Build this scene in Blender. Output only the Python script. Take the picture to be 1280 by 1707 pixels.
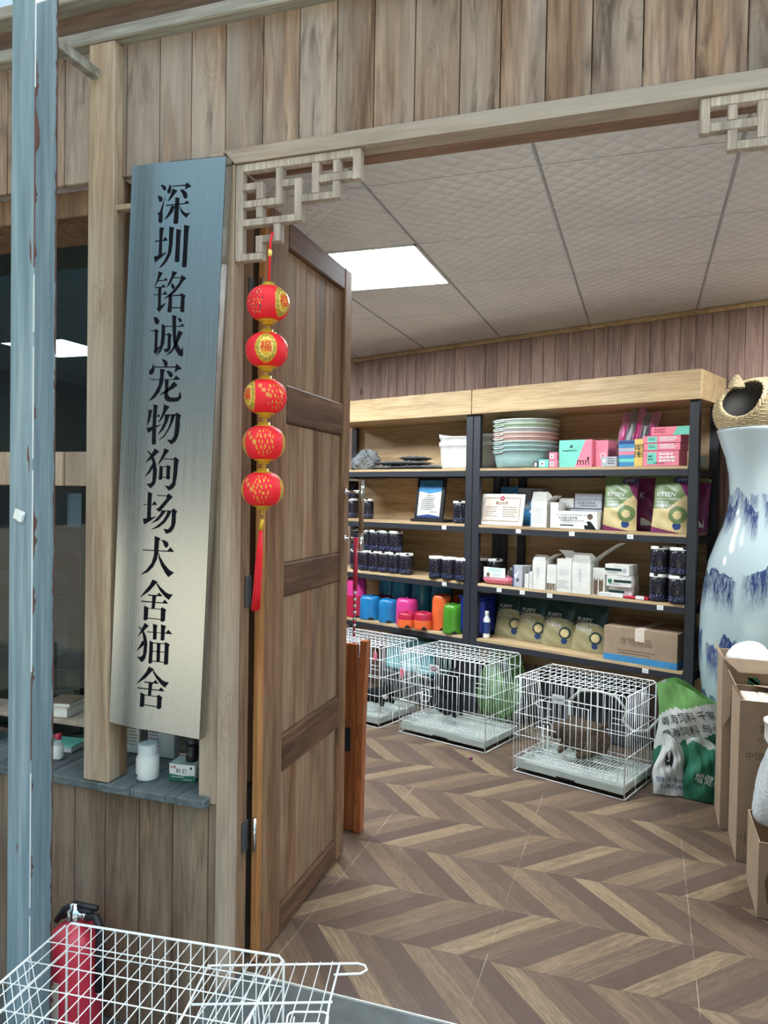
import bpy, bmesh, math, random
from mathutils import Vector, Matrix, Euler
from mathutils.geometry import tessellate_polygon
random.seed(7)
PI = math.pi
D2R = PI / 180
sc = bpy.context.scene
for ob in list(bpy.data.objects):
    bpy.data.objects.remove(ob)
col = sc.collection

# ------------------------------------------------------------------ camera
F_PX, YAW, PITCH, ROLL, CAM_H = 1260.0, 19.0 * D2R, math.atan(28 / 1260), 0.017, 1.42
cd = bpy.data.cameras.new('camera')
cam = bpy.data.objects.new('camera', cd)
col.objects.link(cam)
cd.sensor_fit = 'VERTICAL'
cd.sensor_height = 24.0
cd.lens = F_PX / 1707 * 24.0
cd.clip_start = 0.02
fw = Vector((-math.sin(YAW) * math.cos(PITCH), math.cos(YAW) * math.cos(PITCH), -math.sin(PITCH)))
r0 = Vector((math.cos(YAW), math.sin(YAW), 0))
u0 = r0.cross(fw)
rr = r0 * math.cos(ROLL) + u0 * math.sin(ROLL)
uu = u0 * math.cos(ROLL) - r0 * math.sin(ROLL)
cam.matrix_world = Matrix(((rr.x, uu.x, -fw.x, 0), (rr.y, uu.y, -fw.y, 0), (rr.z, uu.z, -fw.z, CAM_H), (0, 0, 0, 1)))
sc.camera = cam

# ------------------------------------------------------------------ light
sc.view_settings.view_transform = 'Standard'
sc.view_settings.look = 'None'
sc.view_settings.gamma = 1.0
sc.view_settings.use_curve_mapping = False
sc.view_settings.exposure = 0.38
SKY, SUN, PANEL = 1.0, 6.5, 46.0

w = bpy.data.worlds.new('sky')
sc.world = w
w.use_nodes = True
wn, wl = w.node_tree.nodes, w.node_tree.links
wn.clear()
wo = wn.new('ShaderNodeOutputWorld')
wb = wn.new('ShaderNodeBackground')
wt = wn.new('ShaderNodeTexCoord')
ws = wn.new('ShaderNodeSeparateXYZ')
wr = wn.new('ShaderNodeValToRGB')
wl.new(wt.outputs['Generated'], ws.inputs[0])
wl.new(ws.outputs['Z'], wr.inputs[0])
# the hazy sky is brighter on the sunny side, to the right
wd = wn.new('ShaderNodeVectorMath'); wd.operation = 'DOT_PRODUCT'
wl.new(wt.outputs['Generated'], wd.inputs[0]); wd.inputs[1].default_value = Vector((0.78, -0.30, 0.55)).normalized()
wp = wn.new('ShaderNodeMapRange'); wl.new(wd.outputs['Value'], wp.inputs[0])
for i, x in enumerate((0.25, 1.0, 1.0, 2.4)): wp.inputs[i + 1].default_value = x
wm = wn.new('ShaderNodeVectorMath'); wm.operation = 'SCALE'
wl.new(wr.outputs[0], wm.inputs[0]); wl.new(wp.outputs[0], wm.inputs[3])
wl.new(wm.outputs[0], wb.inputs[0])
wl.new(wb.outputs[0], wo.inputs[0])
wb.inputs[1].default_value = SKY
for i, (p, c) in enumerate([(0.0, (0.24, 0.27, 0.26)), (0.14, (0.17, 0.23, 0.25)), (0.36, (0.22, 0.43, 0.57)), (0.74, (0.85, 0.95, 1.0)), (1.0, (1.05, 1.1, 1.15))]):
    e = wr.color_ramp.elements[i] if i < 2 else wr.color_ramp.elements.new(p)
    e.position = p
    e.color = (*c, 1)

sd = bpy.data.lights.new('sun', 'SUN')
sd.energy = SUN
sd.angle = 2 * D2R
sd.color = (1.0, 0.93, 0.82)
sun = bpy.data.objects.new('sun', sd)
col.objects.link(sun)
sun.rotation_euler = Vector((-0.45, -0.62, -0.52)).to_track_quat('-Z', 'Y').to_euler()

# ------------------------------------------------------------------ materials
def srgb(r, g, b):
    f = lambda v: (v / 255 / 12.92) if v <= 10 else ((v / 255 + 0.055) / 1.055) ** 2.4
    return (f(r), f(g), f(b), 1.0)

class NT:
    def __init__(s, name):
        s.m = bpy.data.materials.new(name)
        s.m.use_nodes = True
        s.t = s.m.node_tree
        s.n, s.l = s.t.nodes, s.t.links
        s.b = s.n['Principled BSDF']
    def node(s, typ, **kw):
        n = s.n.new('ShaderNode' + typ)
        for k, v in kw.items():
            setattr(n, k, v)
        return n
    def put(s, n, i, v):
        if v is None:
            return
        if hasattr(v, 'links') or isinstance(v, bpy.types.NodeSocket):
            s.l.new(v, n.inputs[i])
        else:
            n.inputs[i].default_value = v
    def math(s, op, a, b=None, c=None, clamp=False):
        n = s.node('Math', operation=op, use_clamp=clamp)
        s.put(n, 0, a); s.put(n, 1, b); s.put(n, 2, c)
        return n.outputs[0]
    def vmath(s, op, a, b=None, scale=None):
        n = s.node('VectorMath', operation=op)
        s.put(n, 0, a); s.put(n, 1, b)
        if scale is not None: s.put(n, 3, scale)
        return n.outputs[1] if op in ('LENGTH', 'DOT_PRODUCT') else n.outputs[0]
    def comb(s, x, y, z):
        n = s.node('CombineXYZ'); s.put(n, 0, x); s.put(n, 1, y); s.put(n, 2, z)
        return n.outputs[0]
    def sep(s, v):
        n = s.node('SeparateXYZ'); s.put(n, 0, v)
        return n.outputs
    def noise(s, vec, scale, detail=4, rough=0.55, dist=0.0):
        n = s.node('TexNoise')
        s.put(n, 'Vector', vec)
        n.inputs['Scale'].default_value = scale
        n.inputs['Detail'].default_value = detail
        n.inputs['Roughness'].default_value = rough
        n.inputs['Distortion'].default_value = dist
        return n.outputs[0]
    def ramp(s, fac, stops, interp='LINEAR'):
        n = s.node('ValToRGB')
        n.color_ramp.interpolation = interp
        s.put(n, 0, fac)
        for i, (p, c) in enumerate(stops):
            e = n.color_ramp.elements[i] if i < 2 else n.color_ramp.elements.new(p)
            e.position = p
            e.color = c if len(c) == 4 else (*c, 1)
        return n.outputs[0]
    def mix(s, fac, a, b, blend='MIX'):
        n = s.node('Mix', data_type='RGBA', blend_type=blend)
        s.put(n, 0, fac); s.put(n, 6, a); s.put(n, 7, b)
        return n.outputs[2]
    def maprange(s, v, a, b, c, d):
        n = s.node('MapRange')
        s.put(n, 0, v)
        for i, x in enumerate((a, b, c, d)): n.inputs[i + 1].default_value = x
        return n.outputs[0]
    def obj(s):
        return s.node('TexCoord').outputs['Object']
    def island(s):
        return s.node('NewGeometry').outputs['Random Per Island']
    def bump(s, h, strength=0.3, dist=0.01):
        n = s.node('Bump')
        n.inputs['Strength'].default_value = strength
        n.inputs['Distance'].default_value = dist
        s.put(n, 'Height', h)
        s.l.new(n.outputs[0], s.b.inputs['Normal'])
    def set(s, **kw):
        for k, v in kw.items():
            s.put(s.b, k.replace('_', ' '), v)
        return s.m

def plain(name, c, rough=0.5, metal=0.0, var=0.06, spec=0.5, **kw):
    """solid colour with a faint mottling"""
    t = NT(name)
    n = t.noise(t.obj(), 14, 3)
    dk = tuple(x * (1 - var * 2) for x in c[:3]) + (1,)
    lt = tuple(min(1, x * (1 + var * 2)) for x in c[:3]) + (1,)
    t.set(Base_Color=t.ramp(n, [(0.3, dk), (0.7, lt)]), Roughness=rough, Metallic=metal)
    t.b.inputs['Specular IOR Level'].default_value = spec
    t.set(**kw)
    return t.m

def wood(name, dark, mid, light, axis='Z', k=1.0, rough=0.65, var=0.35, grey=None, gamt=0.5, bump=0.25, ring=0.45, stain=None, stamt=0.0, spec=0.3, knots=0.0):
    t = NT(name)
    isl = t.island()
    off = t.comb(t.math('MULTIPLY', isl, 37.1), t.math('MULTIPLY', isl, 53.7), t.math('MULTIPLY', isl, 71.3))
    v = t.vmath('ADD', t.obj(), off)
    g = {'X': (0.07, 1, 1), 'Y': (1, 0.07, 1), 'Z': (1, 1, 0.07)}[axis]
    sv = t.vmath('MULTIPLY', v, (g[0] * k, g[1] * k, g[2] * k))
    n1 = t.noise(sv, 16, 5, 0.6, 0.4)
    n2 = t.noise(sv, 110, 3, 0.6)
    n3 = t.noise(sv, 5.5, 2, 0.5, 0.3)
    rings = t.math('PINGPONG', t.math('MULTIPLY', n3, 34), 1.0)
    base = t.ramp(n1, [(0.28, dark), (0.5, mid), (0.72, light)])
    base = t.mix(t.math('MULTIPLY', t.math('POWER', rings, 4.0), ring), base, dark)
    base = t.mix(t.maprange(n2, 0.36, 0.60, 0.46, 0.0), base, dark)
    n4 = t.noise(sv, 46, 3, 0.6, 0.2)
    base = t.mix(t.maprange(n4, 0.52, 0.70, 0.0, 0.40), base, light)
    if grey:
        base = t.mix(t.maprange(t.noise(t.vmath('MULTIPLY', v, (g[0] ** 0.6 * 1.0, g[1] ** 0.6, g[2] ** 0.6)), 5, 4), 0.38, 0.62, 0, gamt), base, grey)
    if stain:
        sn = t.noise(t.vmath('MULTIPLY', v, (1, 1, 0.13)), 26, 5, 0.62, 0.6)
        sm = t.noise(v, 4.5, 2)
        base = t.mix(t.math('MULTIPLY', t.maprange(sn, 0.52, 0.66, 0, stamt), t.maprange(sm, 0.40, 0.58, 0.15, 1.0)), base, stain)
    if knots:
        vo = t.node('TexVoronoi')
        vo.inputs['Scale'].default_value = 5.2 * k
        t.put(vo, 'Vector', t.vmath('ADD', t.vmath('MULTIPLY', v, tuple(.45 if q < 1 else 1.0 for q in g)), t.vmath('SCALE', t.node('TexNoise').outputs[1], scale=.04)))
        pick = t.math('GREATER_THAN', t.sep(vo.outputs['Color'])[0], 1 - knots)
        rim = t.math('MULTIPLY', t.maprange(vo.outputs['Distance'], .05, .13, 1, 0), pick)
        core = t.math('MULTIPLY', t.maprange(vo.outputs['Distance'], .03, .075, 1, 0), pick)
        halo = t.math('MULTIPLY', t.math('MULTIPLY', t.maprange(vo.outputs['Distance'], .10, .34, 1, 0), pick), t.math('PINGPONG', t.math('MULTIPLY', vo.outputs['Distance'], 38), 1.0))
        base = t.mix(t.math('MULTIPLY', halo, .40), base, dark)
        base = t.mix(t.math('MULTIPLY', rim, .6), base, dark)
        base = t.mix(t.math('MULTIPLY', core, .85), base, tuple(c * .35 for c in dark[:3]) + (1,))
    hs = t.node('HueSaturation')
    t.put(hs, 'Value', t.maprange(isl, 0, 1, 1 - var * 0.55, 1 + var * 0.45))
    t.put(hs, 'Color', base)
    t.set(Base_Color=hs.outputs[0], Roughness=rough)
    t.b.inputs['Specular IOR Level'].default_value = spec
    t.bump(t.math('ADD', t.math('MULTIPLY', n1, 0.6), t.math('MULTIPLY', n2, 0.4)), bump, 0.004)
    return t.m

M = {}
M['facade_upper'] = wood('weathered boards', srgb(92, 68, 52), srgb(150, 119, 95), srgb(188, 162, 136), var=0.35, grey=srgb(162, 153, 145), gamt=0.65, stain=srgb(72, 54, 44), stamt=0.8, ring=0.7, knots=0.5)
M['facade_lower'] = wood('brown boards', srgb(82, 64, 50), srgb(132, 108, 88), srgb(156, 134, 112), var=0.3, grey=srgb(130, 120, 108), gamt=0.4, stain=srgb(64, 50, 40), stamt=0.3, knots=0.4)
M['post_wood'] = wood('pale post wood', srgb(134, 108, 84), srgb(178, 152, 124), srgb(202, 180, 152), var=0.1, grey=srgb(180, 172, 158), gamt=0.5, ring=0.6, knots=0.5)
M['jamb_wood'] = wood('jamb wood', srgb(122, 98, 78), srgb(170, 146, 122), srgb(194, 172, 150), var=0.2, grey=srgb(168, 158, 146), gamt=0.5, knots=0.35)
M['lintel_wood'] = wood('lintel wood', srgb(124, 104, 88), srgb(170, 150, 132), srgb(194, 176, 158), axis='X', var=0.2, grey=srgb(172, 166, 158), gamt=0.6, knots=0.4)
M['reveal_wood'] = wood('reveal wood', srgb(92, 66, 48), srgb(134, 104, 80), srgb(160, 130, 104), var=0.2)
M['soffit_wood'] = wood('soffit wood', srgb(104, 76, 62), srgb(148, 118, 100), srgb(170, 140, 120), axis='X', var=0.2)
M['rail_wood'] = wood('grey rail wood', srgb(104, 98, 88), srgb(150, 146, 136), srgb(180, 176, 166), axis='X', var=0.15, ring=0.2)
M['fascia_wood'] = wood('brown fascia', srgb(82, 64, 56), srgb(112, 90, 78), srgb(128, 106, 92), axis='X', var=0.1, ring=0.15)
M['door_wood'] = wood('door stile wood', srgb(78, 52, 36), srgb(128, 92, 64), srgb(158, 122, 90), var=0.2, grey=srgb(138, 116, 92), gamt=0.45, ring=0.5, stain=srgb(74, 54, 38), stamt=.5, knots=0.35)
M['door_panel'] = wood('door panel wood', srgb(80, 54, 38), srgb(130, 94, 66), srgb(174, 142, 110), var=0.3, grey=srgb(158, 138, 114), gamt=0.5, ring=0.6, stain=srgb(74, 54, 40), stamt=.5, knots=0.35)
M['door_rail'] = wood('door rail wood', srgb(62, 42, 31), srgb(100, 70, 52), srgb(126, 94, 70), axis='Y', var=0.25, ring=0.6, knots=0.3)
M['door_edge'] = wood('door edge wood', srgb(118, 76, 38), srgb(170, 116, 68), srgb(196, 146, 96), var=0.2)
M['lattice_wood'] = wood('lattice wood', srgb(126, 114, 104), srgb(178, 164, 152), srgb(204, 192, 180), axis='Z', k=1.6, var=0.25, ring=0.3)
M['ledge_wood'] = wood('grey ledge boards', srgb(62, 68, 70), srgb(96, 104, 106), srgb(122, 130, 130), axis='Y', var=0.2, ring=0.2)
M['backwall'] = wood('reddish wall boards', srgb(112, 88, 78), srgb(160, 132, 120), srgb(182, 154, 140), var=0.2, ring=0.3, knots=0.25)
M['shelf_wood'] = wood('shelf board veneer', srgb(154, 126, 92), srgb(196, 168, 128), srgb(216, 190, 152), axis='X', var=0.08, ring=0.35, bump=0.05, rough=0.45)
M['cornice_wood'] = wood('cornice veneer', srgb(158, 130, 92), srgb(196, 168, 126), srgb(216, 190, 148), axis='X', var=0.08, ring=0.35, bump=0.05, rough=0.45)
M['orange_wood'] = wood('varnished orange wood', srgb(112, 54, 24), srgb(166, 92, 48), srgb(188, 112, 62), var=0.1, ring=0.3, rough=0.3, spec=0.5, bump=0.05)

def floor_mat():
    t = NT('chevron floor tile')
    x, y, z = t.sep(t.obj())
    fy = t.math('DIVIDE', t.math('SUBTRACT', y, 2.578), 0.31)
    row = t.math('FLOOR', fy)
    pp = t.math('PINGPONG', fy, 1.0)
    u = t.math('ADD', x, t.math('MULTIPLY', pp, 0.28))
    ui = t.math('DIVIDE', t.math('ADD', u, 0.615), 0.0956)
    idx = t.math('FLOOR', ui)
    fr = t.math('FRACT', ui)
    wn_ = t.node('TexWhiteNoise', noise_dimensions='2D')
    t.put(wn_, 'Vector', t.comb(idx, row, 0))
    seq = t.math('FRACT', t.math('DIVIDE', t.math('ADD', t.math('ADD', idx, t.math('MULTIPLY', row, 2)), 600.5), 6))
    pc = t.ramp(seq, [(0.0, srgb(92, 74, 66)), (0.1667, srgb(158, 136, 106)), (0.3333, srgb(116, 96, 80)), (0.5, srgb(100, 83, 72)), (0.6667, srgb(142, 120, 95)), (0.8333, srgb(122, 102, 84))], 'CONSTANT')
    pc = t.mix(t.maprange(wn_.outputs[0], 0, 1, 0, .35), pc, srgb(112, 92, 76))
    gv = t.comb(t.math('MULTIPLY', u, 14), t.math('ADD', t.math('MULTIPLY', y, 1.6), t.math('MULTIPLY', idx, 3.7)), t.math('MULTIPLY', row, 5.1))
    g1 = t.noise(gv, 5, 5, 0.6, 0.3)
    g2 = t.noise(gv, 22, 2, 0.6)
    c = t.mix(t.maprange(g1, 0.32, 0.66, 0.60, 0.0), pc, srgb(78, 60, 50))
    c = t.mix(t.maprange(g2, 0.38, 0.62, 0.45, 0.0), c, srgb(74, 58, 50))
    seam = t.math('MAXIMUM', t.math('LESS_THAN', fr, 0.018), t.math('LESS_THAN', t.math('MINIMUM', pp, t.math('SUBTRACT', 1.0, pp)), 0.004))
    c = t.mix(t.math('MULTIPLY', seam, 0.55), c, srgb(62, 50, 44))
    gx = t.math('ABSOLUTE', t.math('SUBTRACT', t.math('FRACT', t.math('DIVIDE', t.math('ADD', x, 0.425 + 0.305 + 6.05), 0.605)), 0.5))
    gy = t.math('ABSOLUTE', t.math('SUBTRACT', t.math('FRACT', t.math('DIVIDE', t.math('SUBTRACT', y, 2.578 + 0.62 - 6.2), 1.24)), 0.5))
    gl = t.math('MAXIMUM', t.math('LESS_THAN', gx, 0.0020), t.math('LESS_THAN', gy, 0.0010))
    worn = t.math('MULTIPLY', gl, t.maprange(t.noise(t.obj(), 5, 3), 0.42, 0.64, 0.0, 0.5))
    c = t.mix(worn, c, srgb(206, 190, 168))
    t.set(Base_Color=c, Roughness=t.maprange(g1, 0.3, 0.7, 0.34, 0.48))
    t.b.inputs['Specular IOR Level'].default_value = 0.4
    return t.m
M['floor'] = floor_mat()

def ceil_mat():
    t = NT('embossed ceiling panel')
    x, y, z = t.sep(t.obj())
    a = t.math('SINE', t.math('MULTIPLY', t.math('ADD', x, y), 42))
    b = t.math('SINE', t.math('MULTIPLY', t.math('SUBTRACT', x, y), 42))
    h = t.math('MULTIPLY', t.math('POWER', t.math('ABSOLUTE', a), .6), t.math('POWER', t.math('ABSOLUTE', b), .6))
    n = t.noise(t.obj(), 3, 3)
    t.set(Base_Color=t.ramp(n, [(0.3, srgb(228, 231, 234)), (0.7, srgb(240, 242, 244))]), Roughness=0.5)
    t.bump(h, 0.38, 0.014)
    return t.m
M['ceiling'] = ceil_mat()

def teal_mat():
    t = NT('chipped blue green paint')
    v = t.obj()
    n = t.noise(t.vmath('MULTIPLY', v, (60, 60, 2.2)), 1.0, 4)
    c = t.ramp(n, [(0.3, srgb(104, 126, 138)), (0.55, srgb(130, 152, 162)), (0.75, srgb(158, 174, 178))])
    dirt = t.noise(t.vmath('MULTIPLY', v, (160, 160, 30)), 1.0, 4, 0.7)
    c = t.mix(t.maprange(dirt, 0.60, 0.72, 0, 0.45), c, srgb(124, 112, 96))
    big = t.noise(t.vmath('MULTIPLY', v, (34, 34, 3.2)), 1.0, 3, 0.6)
    c = t.mix(t.maprange(big, 0.69, 0.70, 0, 1), c, srgb(104, 68, 62))
    t.set(Base_Color=c, Roughness=0.45)
    t.bump(n, 0.15, 0.002)
    return t.m
M['teal'] = teal_mat()
M['teal_bare'] = plain('worn pale edge', srgb(214, 220, 222), 0.4)
M['rust'] = plain('rust brown primer', srgb(104, 74, 68), 0.7)

def steel_mat():
    t = NT('brushed stainless steel')
    v = t.obj()
    n = t.noise(t.vmath('MULTIPLY', v, (520, 520, 3)), 1.0, 3)
    t.set(Base_Color=t.ramp(n, [(0.3, (0.44, 0.445, 0.44, 1)), (0.7, (0.52, 0.52, 0.51, 1))]), Metallic=1.0, Roughness=t.maprange(n, 0.3, 0.7, 0.24, 0.34))
    t.b.inputs['Anisotropic'].default_value = 0.55
    t.bump(n, 0.05, 0.001)
    return t.m
M['steel'] = steel_mat()
M['chrome'] = plain('chrome', (0.8, 0.8, 0.8, 1), 0.16, 1.0)
M['ink'] = plain('black lettering paint', srgb(18, 19, 26), 0.8, spec=.1)
M['white_wire'] = plain('white coated wire', srgb(246, 250, 249), 0.35, var=.01)
M['tray_grey'] = plain('pale grey green tray', srgb(178, 186, 178), 0.45)
M['plate_white'] = plain('white plastic plate', srgb(226, 232, 232), 0.4)
M['black_steel'] = plain('black powder coated steel', srgb(40, 42, 48), 0.5)
M['red'] = plain('bright lantern red', srgb(232, 22, 40), 0.55)
M['gold'] = plain('gold', srgb(214, 170, 48), 0.35, 0.35)
M['goldlight'] = plain('pale gold', srgb(236, 208, 110), 0.4, 0.2)
M['white'] = plain('white', srgb(232, 232, 228), 0.5)
M['offwhite'] = plain('off white card', srgb(220, 218, 210), 0.6)
M['paper'] = plain('cream paper', srgb(222, 206, 190), 0.7)
M['greycard'] = plain('grey card', srgb(176, 178, 184), 0.6)
M['pink'] = plain('pink card', srgb(232, 128, 148), 0.5)
M['hotpink'] = plain('hot pink plastic', srgb(206, 62, 134), 0.25)
M['mint'] = plain('mint card', srgb(118, 206, 184), 0.5)
M['blueplastic'] = plain('blue plastic', srgb(36, 118, 172), 0.22)
M['tealplastic'] = plain('teal plastic', srgb(56, 146, 176), 0.25)
M['redplastic'] = plain('red plastic', srgb(178, 38, 66), 0.25)
M['orangeplastic'] = plain('orange plastic', srgb(226, 102, 52), 0.25)
M['greenplastic'] = plain('green plastic', srgb(72, 138, 40), 0.25)
M['navyplastic'] = plain('navy blue plastic', srgb(24, 40, 128), 0.3)
M['skybox'] = plain('sky blue card', srgb(62, 136, 186), 0.5)
M['yellow'] = plain('yellow card', srgb(226, 196, 104), 0.5)
M['kraft'] = plain('brown cardboard', srgb(160, 138, 116), 0.8, spec=.1, var=.04)
M['kraft_dark'] = plain('cardboard print brown', srgb(104, 84, 64), 0.8)
M['black'] = plain('black', srgb(22, 22, 26), 0.4)
M['darkgrey'] = plain('dark grey', srgb(64, 66, 70), 0.5)
M['purple'] = plain('maroon purple film', srgb(120, 44, 92), 0.35)
M['olive'] = plain('olive green film', srgb(112, 132, 86), 0.35)
M['cream'] = plain('cream yellow film', srgb(212, 192, 140), 0.35)
M['navy'] = plain('navy print', srgb(34, 62, 120), 0.4)
M['deepgreen'] = plain('deep green film', srgb(26, 58, 54), 0.35)
M['khaki'] = plain('khaki film', srgb(158, 150, 112), 0.35)
M['sackgreen'] = plain('woven sack green', srgb(40, 112, 86), 0.5)
M['sackleaf'] = plain('woven sack leaf green', srgb(112, 164, 92), 0.5)
M['sackwhite'] = plain('woven sack white', srgb(206, 210, 206), 0.5)
M['pavement'] = plain('dark stone', srgb(84, 90, 90), 0.6, var=0.12)
M['road'] = plain('pale concrete', srgb(200, 193, 174), 0.8)
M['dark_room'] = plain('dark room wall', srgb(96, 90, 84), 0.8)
M['extinguisher'] = plain('extinguisher red', srgb(206, 56, 76), 0.3)
M['rubber'] = plain('black rubber', srgb(28, 30, 36), 0.5)

def glass_mat(name, tint=(0.75, 0.85, 0.83, 1), alpha=0.16):
    t = NT(name)
    t.set(Base_Color=tint, Roughness=0.03)
    tr = t.node('BsdfTransparent'); tr.inputs[0].default_value = tint
    gl = t.node('BsdfGlossy'); gl.inputs['Roughness'].default_value = 0.02
    lw = t.node('LayerWeight'); lw.inputs[0].default_value = .5
    fac = t.math('ADD', t.math('MULTIPLY', t.math('POWER', lw.outputs['Facing'], 5.0), .9), .045)
    mx = t.node('MixShader')
    t.l.new(fac, mx.inputs[0]); t.l.new(tr.outputs[0], mx.inputs[1]); t.l.new(gl.outputs[0], mx.inputs[2])
    out = [n for n in t.n if n.type == 'OUTPUT_MATERIAL'][0]
    t.l.new(mx.outputs[0], out.inputs[0])
    return t.m
M['glass'] = glass_mat('tinted window glass', (0.26, 0.33, 0.34, 1))

def film_mat(name, c, alpha=0.35, rough=0.15):
    """clear wrinkled plastic film"""
    t = NT(name)
    n = t.noise(t.obj(), 40, 4, 0.7, 1.5)
    t.set(Base_Color=c, Roughness=rough, Alpha=alpha)
    t.bump(n, 0.8, 0.01)
    return t.m
M['film'] = film_mat('clear plastic film', srgb(214, 216, 218), 0.35)
M['greyfilm'] = film_mat('smoky plastic film', srgb(140, 146, 150), 0.62, .1)
M['pinkfilm'] = film_mat('pink plastic film', srgb(196, 128, 156), 0.8)
M['whitefilm'] = film_mat('white plastic bag film', srgb(214, 220, 220), 0.92, 0.3)

def emit(name, c, s):
    t = NT(name)
    t.set(Base_Color=c, Emission_Color=c, Emission_Strength=s)
    return t.m
M['led'] = emit('lit led diffuser', (0.86, 0.94, 1.0, 1), PANEL)

# ------------------------------------------------------------------ mesh building
class MB:
    def __init__(s):
        s.v, s.f, s.mi, s.sm = [], [], [], []
        s.mats = []
    def mat(s, m):
        if isinstance(m, str): m = M[m]
        if m not in s.mats: s.mats.append(m)
        return s.mats.index(m)
    def add(s, vs, fs, m, smooth=False, xf=None):
        b = len(s.v)
        if xf is not None: vs = [xf @ Vector(p) for p in vs]
        s.v += [tuple(p) for p in vs]
        k = s.mat(m) if not isinstance(m, list) else None
        for i, f in enumerate(fs):
            s.f.append(tuple(b + j for j in f))
            s.mi.append(k if k is not None else s.mat(m[i]))
            s.sm.append(smooth)
        return s
    def box(s, x0, x1, y0, y1, z0, z1, m, bev=0.0, xf=None):
        if x1 < x0: x0, x1 = x1, x0
        if y1 < y0: y0, y1 = y1, y0
        if z1 < z0: z0, z1 = z1, z0
        if bev <= 0:
            vs = [(x, y, z) for x in (x0, x1) for y in (y0, y1) for z in (z0, z1)]
            fs = [(0, 1, 3, 2), (4, 6, 7, 5), (0, 4, 5, 1), (2, 3, 7, 6), (0, 2, 6, 4), (1, 5, 7, 3)]
            return s.add(vs, fs, m, False, xf)
        b = min(bev, (x1 - x0) / 2.01, (y1 - y0) / 2.01, (z1 - z0) / 2.01)
        vs, ids = [], {}
        for ix, x in enumerate((x0, x1)):
            for iy, y in enumerate((y0, y1)):
                for iz, z in enumerate((z0, z1)):
                    sx, sy, sz = (1 if ix == 0 else -1), (1 if iy == 0 else -1), (1 if iz == 0 else -1)
                    ids[ix, iy, iz, 0] = len(vs); vs.append((x, y + sy * b, z + sz * b))
                    ids[ix, iy, iz, 1] = len(vs); vs.append((x + sx * b, y, z + sz * b))
                    ids[ix, iy, iz, 2] = len(vs); vs.append((x + sx * b, y + sy * b, z))
        fs = []
        R = (0, 1)
        for a in R:
            fs.append([ids[a, i, j, 0] for i, j in ((0, 0), (1, 0), (1, 1), (0, 1))])
            fs.append([ids[i, a, j, 1] for i, j in ((0, 0), (1, 0), (1, 1), (0, 1))])
            fs.append([ids[i, j, a, 2] for i, j in ((0, 0), (1, 0), (1, 1), (0, 1))])
        for a in R:
            for c in R:
                fs.append([ids[a, c, 0, 0], ids[a, c, 1, 0], ids[a, c, 1, 1], ids[a, c, 0, 1]])
                fs.append([ids[a, 0, c, 0], ids[a, 1, c, 0], ids[a, 1, c, 2], ids[a, 0, c, 2]])
                fs.append([ids[0, a, c, 1], ids[1, a, c, 1], ids[1, a, c, 2], ids[0, a, c, 2]])
        for a in R:
            for c in R:
                for d in R:
                    fs.append([ids[a, c, d, 0], ids[a, c, d, 1], ids[a, c, d, 2]])
        cx = Vector(((x0 + x1) / 2, (y0 + y1) / 2, (z0 + z1) / 2))
        out = []
        for f in fs:
            p = [Vector(vs[i]) for i in f]
            n = (p[1] - p[0]).cross(p[2] - p[0])
            mid = sum(p, Vector()) / len(p)
            out.append(f if n.dot(mid - cx) > 0 else f[::-1])
        return s.add(vs, out, m, False, xf)
    def tube(s, pts, r, m, n=6, closed=False, xf=None, smooth=True):
        pts = [Vector(p) for p in pts]
        rs = r if isinstance(r, (list, tuple)) else [r] * len(pts)
        vs, fs = [], []
        up = None
        N = len(pts)
        for i, p in enumerate(pts):
            if closed: t = (pts[(i + 1) % N] - pts[i - 1])
            else: t = pts[min(i + 1, N - 1)] - pts[max(i - 1, 0)]
            t.normalize()
            if up is None:
                up = Vector((0, 0, 1)) if abs(t.z) < 0.9 else Vector((1, 0, 0))
            sd_ = t.cross(up)
            if sd_.length < 1e-6: sd_ = t.orthogonal()
            sd_.normalize()
            up = sd_.cross(t).normalized()
            for k in range(n):
                a = 2 * PI * k / n
                vs.append(p + (sd_ * math.cos(a) + up * math.sin(a)) * rs[i])
        seg = N if closed else N - 1
        for i in range(seg):
            for k in range(n):
                a, b = i * n + k, i * n + (k + 1) % n
                j = (i + 1) % N
                fs.append((a, b, j * n + (k + 1) % n, j * n + k))
        if not closed:
            fs.append(tuple(range(n))[::-1]); fs.append(tuple((N - 1) * n + k for k in range(n)))
        return s.add(vs, fs, m, smooth, xf)
    def rod(s, a, b, r, m, n=5, xf=None):
        return s.tube([a, b], r, m, n, False, xf)
    def lathe(s, prof, m, n=24, c=(0, 0, 0), xf=None, smooth=True, sx=1.0, sy=1.0):
        vs, fs = [], []
        for (r, z) in prof:
            for k in range(n):
                a = 2 * PI * k / n
                vs.append((c[0] + r * math.cos(a) * sx, c[1] + r * math.sin(a) * sy, c[2] + z))
        for i in range(len(prof) - 1):
            for k in range(n):
                fs.append((i * n + k, i * n + (k + 1) % n, (i + 1) * n + (k + 1) % n, (i + 1) * n + k))
        if prof[0][0] > 1e-6: fs.append(tuple(range(n))[::-1])
        if prof[-1][0] > 1e-6: fs.append(tuple((len(prof) - 1) * n + k for k in range(n)))
        if isinstance(m, list):
            mm = []
            for i in range(len(prof) - 1): mm += [m[i]] * n
            mm += [m[0]] * (len(fs) - len(mm))
            m = mm
        return s.add(vs, fs, m, smooth, xf)
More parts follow.
